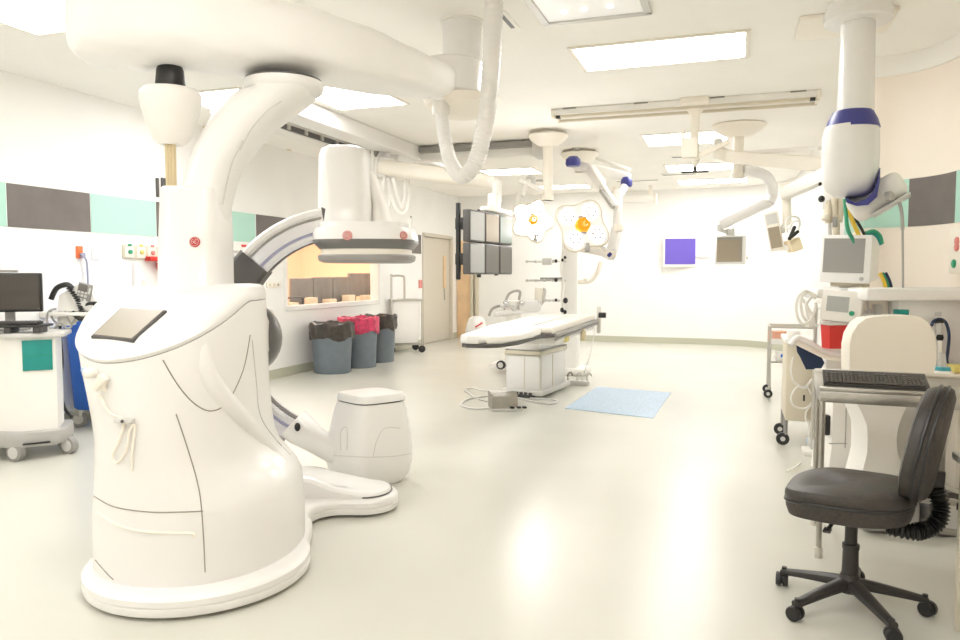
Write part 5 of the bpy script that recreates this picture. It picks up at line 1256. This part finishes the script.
# local x to the camera's right, y away from the camera
b = MB(F); b.prism([(-.52,.02), (-.03,-.12), (.20,-.04), (.13,.28), (-.46,.42)], zb, za-.03, .0); part(b, 'cart_body', 'whitewarm', t)
b = MB(F); b.prism([(-.56,.0), (-.03,-.16), (.27,-.06), (.20,.31), (-.5,.47)], za-.03, za+.005, .008); part(b, 'worktop', 'lightgrey', t)
b = MB(F); b.bar((.085,-.086,za-.055-.23), (.085,-.086,za-.05), .20, .012, .003, up=(.33,-.94,0)); tf = part(b, 'teal_front', 'teal', t)
b = MB(F); b.bar((.085,-.092,za-.168), (.085,-.092,za-.164), .20, .006, 0, up=(.33,-.94,0)); part(b, 'front_groove', 'greenhose', tf)
b = MB(F); b.prism([(-.62,-.02), (-.04,-.2), (.20,-.10), (.25,.0), (.18,.34), (-.5,.5)], .10, zb, .015); part(b, 'base', 'ventgrey', t)
b = MB(F); b.bar((.0,-.195,.13), (.17,-.125,.13), .02, .012, .003); part(b, 'base_vent', 'black', t)
for x, y in ((-.06,-.16), (.25,.03), (-.5,.0), (.12,.30)):
    b = MB(F); M2 = Matrix.Translation((x,y,.066)) @ Matrix.Rotation(math.radians(-25), 4, 'Z') @ Matrix.Rotation(PI/2, 4, 'X')
    b.lathe([(.05,-.03), (.066,-.026), (.066,.026), (.05,.03)], (0,0,0), 22, M2); cw = part(b, 'caster', 'midgrey', t)
    b = MB(F); b.lathe([(.045,-.034), (.05,.0), (.045,.034)], (0,0,0), 20, M2); part(b, 'wheel_disc', 'lightgrey', cw)
mo = at(8, 312, dC_+.15); F = camframe(mo, math.radians(16))
zS = za+.005
t = thing('computer_monitor', 'black flat computer monitor on the white computer cart', 'monitor', (mo.x, mo.y, zS), YAW)
b = MB(F); b.box((0,.0,.155), (.50,.04,.31), .008); part(b, 'bezel', 'black', t)
b = MB(F); b.box((0,-.022,.155), (.465,.006,.275)); part(b, 'screen', 'screen', t)
b = MB(F); b.box((-.08,.03,.325), (.3,.05,.02), .005); part(b, 'top_bar', 'midgrey', t)
b = MB(F); b.box((0,.05,(zS-mo.z+.15)/2-.0), (.07,.04,.15-(zS-mo.z)), .01); b.box((.0,.05,zS-mo.z+.01), (.25,.18,.02), .008); part(b, 'stand', 'midgrey', t)
ko = at(9, 330, dC_-.1); ko.z = zS; F = camframe(ko, math.radians(12))
t = thing('raised_keyboard', 'black keyboard on a raised tray in front of the cart monitor', 'keyboard', tuple(ko), YAW)
b = MB(F); b.box((0,.05,.055), (.52,.22,.018), .006); part(b, 'tray', 'black', t)
b = MB(F)
for x in (-.2, .0, .2): b.box((x,.05,.025), (.05,.18,.05), .008)
part(b, 'riser', 'darkgrey', t)
b = MB(F); b.box((-.02,.05,.075), (.44,.15,.02), .006); kb = part(b, 'keyboard_case', 'chairplastic', t)
for r in range(4):
    b = MB(F)
    for k in range(14): b.box((-.215+k*.030,.0+r*.033,.087), (.024,.026,.008), .002, 1)
    part(b, 'key_row', 'darkgrey', kb)
# defibrillator on its bracket shelf
dD = 6.15; q = at(79, 311, dD); zD = q.z
t = thing('bracket_shelf', 'white bracket shelf on the wall holding the defibrillator', 'bracket', (q.x, q.y, zD-.04))
F = camframe(q)
b = MB(F); b.box((.0,.06,-.02), (.40,.32,.03), .008); part(b, 'shelf', 'whitewarm', t)
b = MB(F); b.box((-.16,.1,-.08), (.09,.14,.09), .01); part(b, 'box', 'whitewarm', t)
b = MB(F); b.bar((0,.15,-.06), tuple(F.inverted() @ Vector((XL, q.y+.35, zD-.06))), .08, .06, .01); part(b, 'wall_arm', 'whitewarm', t)
t = thing('defibrillator', 'white portable defibrillator with coiled black leads and tilted keypad', 'defibrillator', tuple(q), YAW)
b = MB(F); b.loft([[(x, y, z) for x, z in ((-.17,0), (.16,0), (.16,.06), (.10,.20), (.0,.22), (-.15,.13))] for y in (-.02, .2)]); part(b, 'case', 'whitewarm', t)
KF = F @ Matrix.Translation((.085,-.0,.15)) @ Matrix.Rotation(math.radians(14), 4, 'Y')
b = MB(KF); b.box((-.02,-.028,.0), (.12,.02,.15), .008); kp = part(b, 'keypad', 'midgrey', t)
b = MB(KF); b.box((-.035,-.04,.035), (.07,.008,.06)); part(b, 'display', 'screengrey', kp)
b = MB(KF)
for r in range(3):
    for k in range(3): b.box((-.06+k*.03,-.04,-.06+r*.03), (.02,.01,.018), .003, 1)
b.box((.025,-.04,.02), (.015,.01,.05), .003, 1)
part(b, 'buttons', 'lightgrey', kp)
b = MB(F); b.tube([(-.20,-.05,.10), (-.15,-.05,.19), (-.07,-.04,.22), (-.03,-.04,.19)], .022, 10, 6); part(b, 'handle', 'black', t)
b = MB(F); co = []
for k in range(90):
    f = k/89; a = 2*PI*11*f; cx = -.05+.06*math.sin(f*2)+.05*f; cz_ = .20-.22*f
    co.append((cx+.018*math.cos(a), -.06+.018*math.sin(a), cz_))
b.tube(co, .006, 6, 1); part(b, 'coiled_lead', 'black', t)
b = MB(F); b.tube([(-.02,-.06,-.01), (.06,-.09,-.06), (.16,-.08,-.04), (.20,-.06,.02), (.17,-.04,.06), (.08,-.05,.05)], .02, 8, 6); part(b, 'paddle_lead', 'black', t)
b = MB(F); b.box((.05,-.04,.06), (.09,.06,.05), .012); b.box((.11,-.04,.03), (.08,.05,.05), .012); part(b, 'paddle_plug', 'lightgrey', t)
b = MB(F); b.tube([(-.17,-.03,.02), (-.22,-.05,.0), (-.24,-.05,-.08), (-.20,-.05,-.16), (-.14,-.05,-.10), (-.06,-.05,-.14), (.0,-.05,-.04)], .009, 6, 6); b.tube([(-.22,-.03,.01), (-.20,-.04,-.06), (-.16,-.04,-.12), (-.22,-.04,-.16)], .009, 6, 6); b.tube([(-.1,-.03,.0), (-.04,-.05,-.1), (.05,-.05,-.05)], .007, 6, 6); part(b, 'loose_lead', 'ventgrey', t)
w1 = onp(80, 254, 0, XL+.03)
b = MB(); b.tube([w1, onp(85,258,0,XL+.05), onp(87,265,0,XL+.04), onp(88,285,0,XL+.04), onp(88.5,318,0,XL+.04)], .008, 8, 6); solo(b, 'mains_lead', 'bluegrey', 'blue grey lead hanging from the orange wall socket', 'cable', tuple(w1))
dd = 6.2
b = MB(); b.tube([at(61,300,dd), at(60,330,dd+.05), at(62,360,dd), at(61,385,dd), at(63,403,dd), at(67,412,dd+.05), at(72,417,dd+.1)], .013, 8, 8); solo(b, 'power_lead', 'black', 'thick dark cord hanging from the defibrillator shelf down to the floor', 'cable', tuple(at(61,300,dd)))
# wall plates, sockets and gas outlets on the left wall
def wall_plate(x0, y0, x1, y1, dx=.02):
    a, c = onp(x0, y0, 0, XL), onp(x1, y1, 0, XL); return (a.y+c.y)/2, (a.z+c.z)/2, abs(c.y-a.y), abs(a.z-c.z)
y, z, w, h = wall_plate(75.5, 246, 82, 258.5)
t = thing('wall_socket', 'orange wall socket with plug beside the charcoal band end', 'socket', (XL, y, z))
b = MB(); b.box((XL+.008, y, z), (.016, w, h), .004); part(b, 'plate', 'orange', t)
b = MB(); b.box((XL+.025, y+.02, z-.03), (.03, .05, .05), .008); part(b, 'plug', 'bluegrey', t)
y, z, w, h = wall_plate(91, 250, 99, 260)
t = thing('blank_plate', 'white blank wall plate right of the orange socket', 'wall plate', (XL, y, z))
b = MB(); b.box((XL+.003, y, z), (.018, w, h), .004); part(b, 'plate', 'wallpaint', t); b = MB(); b.box((XL+.014, y, z), (.006, w*.5, h*.5), .003); part(b, 'insert', 'whitewarm', t)
y, z, w, h = wall_plate(121.5, 245, 163, 259.5); w = .63; y = onp(121.5, 250, 0, XL).y+w/2
t = thing('gas_outlet_board', 'tan wall panel of four coloured gas outlets behind the scanner', 'gas panel', (XL, y, z))
b = MB(); b.box((XL+.012, y, z), (.024, w, h), .006); part(b, 'panel', 'beigep', t)
for k, mt_ in enumerate(('green', 'yellow', 'redpale', 'matblue')):
    yy = y-w/2+w*(k+.5)/4
    b = MB(); b.box((XL+.027, yy, z), (.008, w*.19, h*.85), .003, 1); o_ = part(b, 'outlet', 'cream', t)
    b = MB(); b.lathe([(.022,.0), (.022,.02), (.014,.025), (0,.025)], (0,0,0), 16, Matrix.Translation((XL+.03, yy, z+.0)) @ Matrix.Rotation(PI/2, 4, 'Y')); part(b, 'port', mt_, o_)
    b = MB(); b.box((XL+.034, yy, z+.07), (.006, .05, .025), .002, 1); part(b, 'tag', mt_, o_)
q = onp(154.5, 257, 0, XL+.05)
t = thing('suction_regulator', 'red suction regulator hanging on the gas outlet panel', 'regulator', tuple(q))
b = MB(); b.box((XL+.05, q.y, q.z-.02), (.09, .20, .05), .01); part(b, 'body', 'red', t)
b = MB(); b.lathe([(.04,-.07), (.055,-.03), (.055,.03)], (XL+.08, q.y+.07, q.z-.09), 16); part(b, 'cup', 'red', t)
b = MB(); p0, p1 = onp(135.5, 262, 0, XL+.02), onp(136, 320, 0, XL+.02); b.box((XL+.02, p0.y, (p0.z+p1.z)/2), (.04, .06, p0.z-p1.z), .006); solo(b, 'wall_conduit', 'whitewarm', 'white conduit running down from the gas outlet panel', 'conduit', (XL+.02, p0.y, p1.z))
y, z, w, h = wall_plate(142, 280, 146, 288)
b = MB(); b.box((XL+.003, y, z), (.018, w, h), .003); solo(b, 'small_plate', 'cream', 'tiny wall plate below the gas outlet panel beside conduit', 'wall plate', (XL, y, z))
for px, lb in ((156.5, 'slim dark wall slot left of the other above the mint band'), (163.5, 'wider dark wall slot hidden partly by scanner column')):
    a = onp(px, 178, 0, XL); c = onp(px, 197 if px < 160 else 189, 0, XL)
    b = MB(); b.box((XL+.01, a.y, (a.z+c.z)/2), (.02, .035 if px < 160 else .09, a.z-c.z), .004); solo(b, 'wall_holder', 'darkgrey', lb, 'wall holder', (XL, a.y, c.z), 0, 'dark holders above the colour band')
y, z, w, h = wall_plate(266, 282, 280, 287.5); 
t = thing('switch_plate', 'cream wall switch plate between C-arm and the big window', 'switch', (XL, y, z))
b = MB(); b.box((XL+.008, y, z), (.016, w, h), .004); part(b, 'plate', 'cream', t)
for k in range(3):
    b = MB(); b.box((XL+.018, y-w*.3+w*.3*k, z), (.01, w*.1, h*.4), .002, 1); part(b, 'toggle', 'midgrey' if k == 2 else 'beigep', t)
y, z, w, h = wall_plate(418.5, 280, 421.5, 288)
b = MB(); b.box((XL+.005, y, z), (.03, w, h), .004); solo(b, 'call_button', 'redpale', 'small reddish call button on the wall beside the grey door', 'call button', (XL, y, z))
q = onp(236, 246.5, 0, XL)
t = thing('wall_rail_unit', 'slim white wall unit with red mark behind the scanner column', 'wall unit', (XL, q.y, q.z))
b = MB(); b.box((XL+.04, q.y, q.z), (.08, .5, .12), .015); part(b, 'casing', 'whitewarm', t)
b = MB(); b.box((XL+.082, q.y+.05, q.z+.01), (.006, .1, .03), .002, 1); part(b, 'red_mark', 'red', t)
for px in (410.5,):
    q = onp(px, 225, 0, XL); b = MB(); b.box((XL+.01, q.y, q.z), (.02, .05, .35), .004); solo(b, 'thermometer_strip', 'ventgrey', 'thin grey strip on the wall above the last charcoal band', 'wall strip', (XL, q.y, q.z))
# blue wheeled bin
B0 = Vector((-5.62, 5.47, 0))
t = thing('linen_bin', 'bright blue plastic wheeled linen bin half hidden by the scanner', 'bin', tuple(B0))
bF = frame(B0)
b = MB(bF); hb = 1.02
def br(s, z, n=5): return [(.26*s*math.copysign(abs(math.cos(a))**(2/n), math.cos(a)), .32*s*math.copysign(abs(math.sin(a))**(2/n), math.sin(a)), z) for a in [2*PI*k/32 for k in range(32)]]
b.loft([br(.80,.17), br(.84,.19), br(.96,hb-.08), br(.96,hb-.03)]); part(b, 'bin_body', 'blue', t)
b = MB(bF); b.loft([br(1.02,hb-.09), br(1.04,hb-.05), br(1.04,hb-.01), br(.9,hb+.02)]); part(b, 'rim', 'blue', t)
b = MB(bF)
for k in range(6): b.box((.235-.003*k, -.26+.1*k, .6), (.02,.012,.7))
part(b, 'ribs', 'blue', t)
for x, y in ((.15,-.22), (-.15,-.22), (.15,.22), (-.15,.22)):
    b = MB(bF); M2 = Matrix.Translation((x,y,.075)) @ Matrix.Rotation(math.radians(30), 4, 'Z') @ Matrix.Rotation(PI/2, 4, 'X'); b.lathe([(.05,-.02), (.075,-.016), (.075,.016), (.05,.02)], (0,0,0), 20, M2); cw = part(b, 'caster', 'midgrey', t)
    b = MB(bF); b.lathe([(.045,-.024), (.045,.024)], (0,0,0), 18, M2); b.box((x,y,.14), (.08,.06,.08), .01); part(b, 'fork', 'steel', cw)

# ------------------------------------------------------------------ three waste bins
def waste(c, r, h, bagm, lb, seed):
    random.seed(seed)
    t = thing('waste_bin', lb, 'waste bin', tuple(c), 0, 'grey round waste bins along the wall')
    F = frame(c)
    b = MB(F); b.lathe([(r*.84,0), (r*.86,.01), (r*.97,h-.04), (r,h-.03), (r,h), (r*.93,h), (r*.93,h-.03)], (0,0,0), 40); part(b, 'bin_body', 'canplastic', t)
    b = MB(F); rings = []
    for i, (q, z) in enumerate(((1.0,h-.20), (1.03,h-.185), (1.045,h-.12), (1.05,h-.06), (1.07,h-.01), (1.05,h+.025), (.98,h+.03), (.9,h-.02), (.85,h-.2))):
        rings.append([(r*q*(1+.035*math.sin(k*1.7+i*.8+seed)+.02*random.uniform(-1,1))*math.cos(2*PI*k/44), r*q*(1+.035*math.sin(k*1.7+i*.8+seed)+.02*random.uniform(-1,1))*math.sin(2*PI*k/44), z+.012*math.sin(k*.9+seed)+random.uniform(-.008,.008)+(.025*math.sin(k*.55+seed*2) if i == 0 else 0)) for k in range(44)])
    b.loft(rings, False, False); part(b, 'bin_liner', bagm, t)
    b = MB(F); b.lathe([(r*.9,h-.06), (r*.5,h-.03), (0,h-.02)]); part(b, 'rubbish', 'woodlight' if bagm == 'bagdark' else 'bagred', t)
def can(px, py, r):
    p = flo(px, py); d = Vector((p.x, p.y, 0)).normalized(); return p+d*r
waste(can(332.5, 374.5, .26), .305, .70, 'bagdark', 'grey waste bin with dark liner, nearest of the three bins', 1)
waste(can(359, 368.5, .25), .30, .74, 'bagred', 'grey waste bin with red liner between the two dark lined bins', 2)
waste(can(379, 363, .24), .285, .735, 'bagdark', 'grey waste bin with dark liner, furthest, beside wire linen cart', 3)
# wire linen cart
lc = flo(407, 353); dl = (lc-EYEP).dot(FW); sl = dl/FOC
t = thing('linen_cart', 'chrome wire cart with white cloth bag by the wall after bins', 'cart', tuple(lc), YAW)
F = camframe(lc, math.radians(20)); zr = at(407, 300, dl).z; zt = at(396, 276, dl).z
b = MB(F); b.tube([(-.28,-.0,.15), (-.28,0,zt-.08), (-.25,0,zt), (-.07,0,zt), (-.04,0,zt-.08), (-.04,0,zr)], .02, 8, 3); part(b, 'handle_frame', 'steel', t)
b = MB(F); b.tube([(-.28,-.0,zr), (.28,0,zr), (.28,.45,zr), (-.28,.45,zr)], .018, 8, 1, True); part(b, 'top_rail', 'steel', t)
for x, y in ((-.28,0), (.28,0), (.28,.45), (-.28,.45)):
    b = MB(F); b.cyl((x,y,.15), (x,y,zr), .013); part(b, 'post', 'steel', t)
    b = MB(F); b.lathe([(.05,-.016), (.065,-.012), (.065,.012), (.05,.016)], (0,0,0), 16, Matrix.Translation((x,y,.065)) @ Matrix.Rotation(PI/2, 4, 'X')); part(b, 'caster', 'black', t)
b = MB(F)
for k in range(5): b.cyl((-.28, .45*k/4, .15), (.28, .45*k/4, .15), .010, seg=6)
for k in range(2): b.cyl((-.28+.56*k, 0, .15), (-.28+.56*k, .45, .15), .014, seg=6)
part(b, 'wire_shelf', 'ventgrey', t)
b = MB(F); b.loft([[(x*s, .225+y*s, z) for x, y in ((-.26,-.21), (-.1,-.23), (.1,-.22), (.26,-.21), (.26,.21), (.1,.22), (-.1,.23), (-.26,.21))] for s, z in ((.80,.18), (.93,.30), (.97,.6), (.95,.9), (.98,zr-.0))]); part(b, 'cloth_bag', 'drape', t)
# floor-standing scrubber / hamper by the far door
hp_ = flo(472, 347)+Vector((0,.25,0)); dh_ = (hp_-EYEP).dot(FW)
t = thing('waste_hamper', 'round white lidded hamper with red label standing by the wooden door', 'hamper', tuple(hp_))
zh = at(472, 316, dh_).z
b = MB(frame(hp_)); b.lathe([(.24,0), (.25,.03), (.25,.1), (.2,.14)], (0,0,0), 28); part(b, 'foot', 'ventgrey', t)
b = MB(frame(hp_)); b.lathe([(.22,.12), (.22,.3), (.19,zh*.75), (.15,zh*.93), (.06,zh)], (0,0,0), 28); part(b, 'hamper_body', 'white', t)
b = MB(camframe(hp_)); b.bar((-.02,-.20,zh*.66), (.12,-.17,zh*.80), .10, .02, .004); part(b, 'red_label', 'red', t)

# ------------------------------------------------------------------ light and view
w = bpy.data.worlds.new('world'); sc.world = w; w.use_nodes = True
w.node_tree.nodes['Background'].inputs[0].default_value = (1, .97, .93, 1)
w.node_tree.nodes['Background'].inputs[1].default_value = .3
vs = sc.view_settings
sc.display_settings.display_device = 'sRGB'
vs.view_transform = 'Standard'; vs.look = 'None'; vs.gamma = 1; vs.exposure = .1; vs.use_curve_mapping = False
sc.cycles.use_denoising = True
sc.cycles.max_bounces = 10; sc.cycles.diffuse_bounces = 8; sc.cycles.glossy_bounces = 4; sc.cycles.sample_clamp_indirect = 6
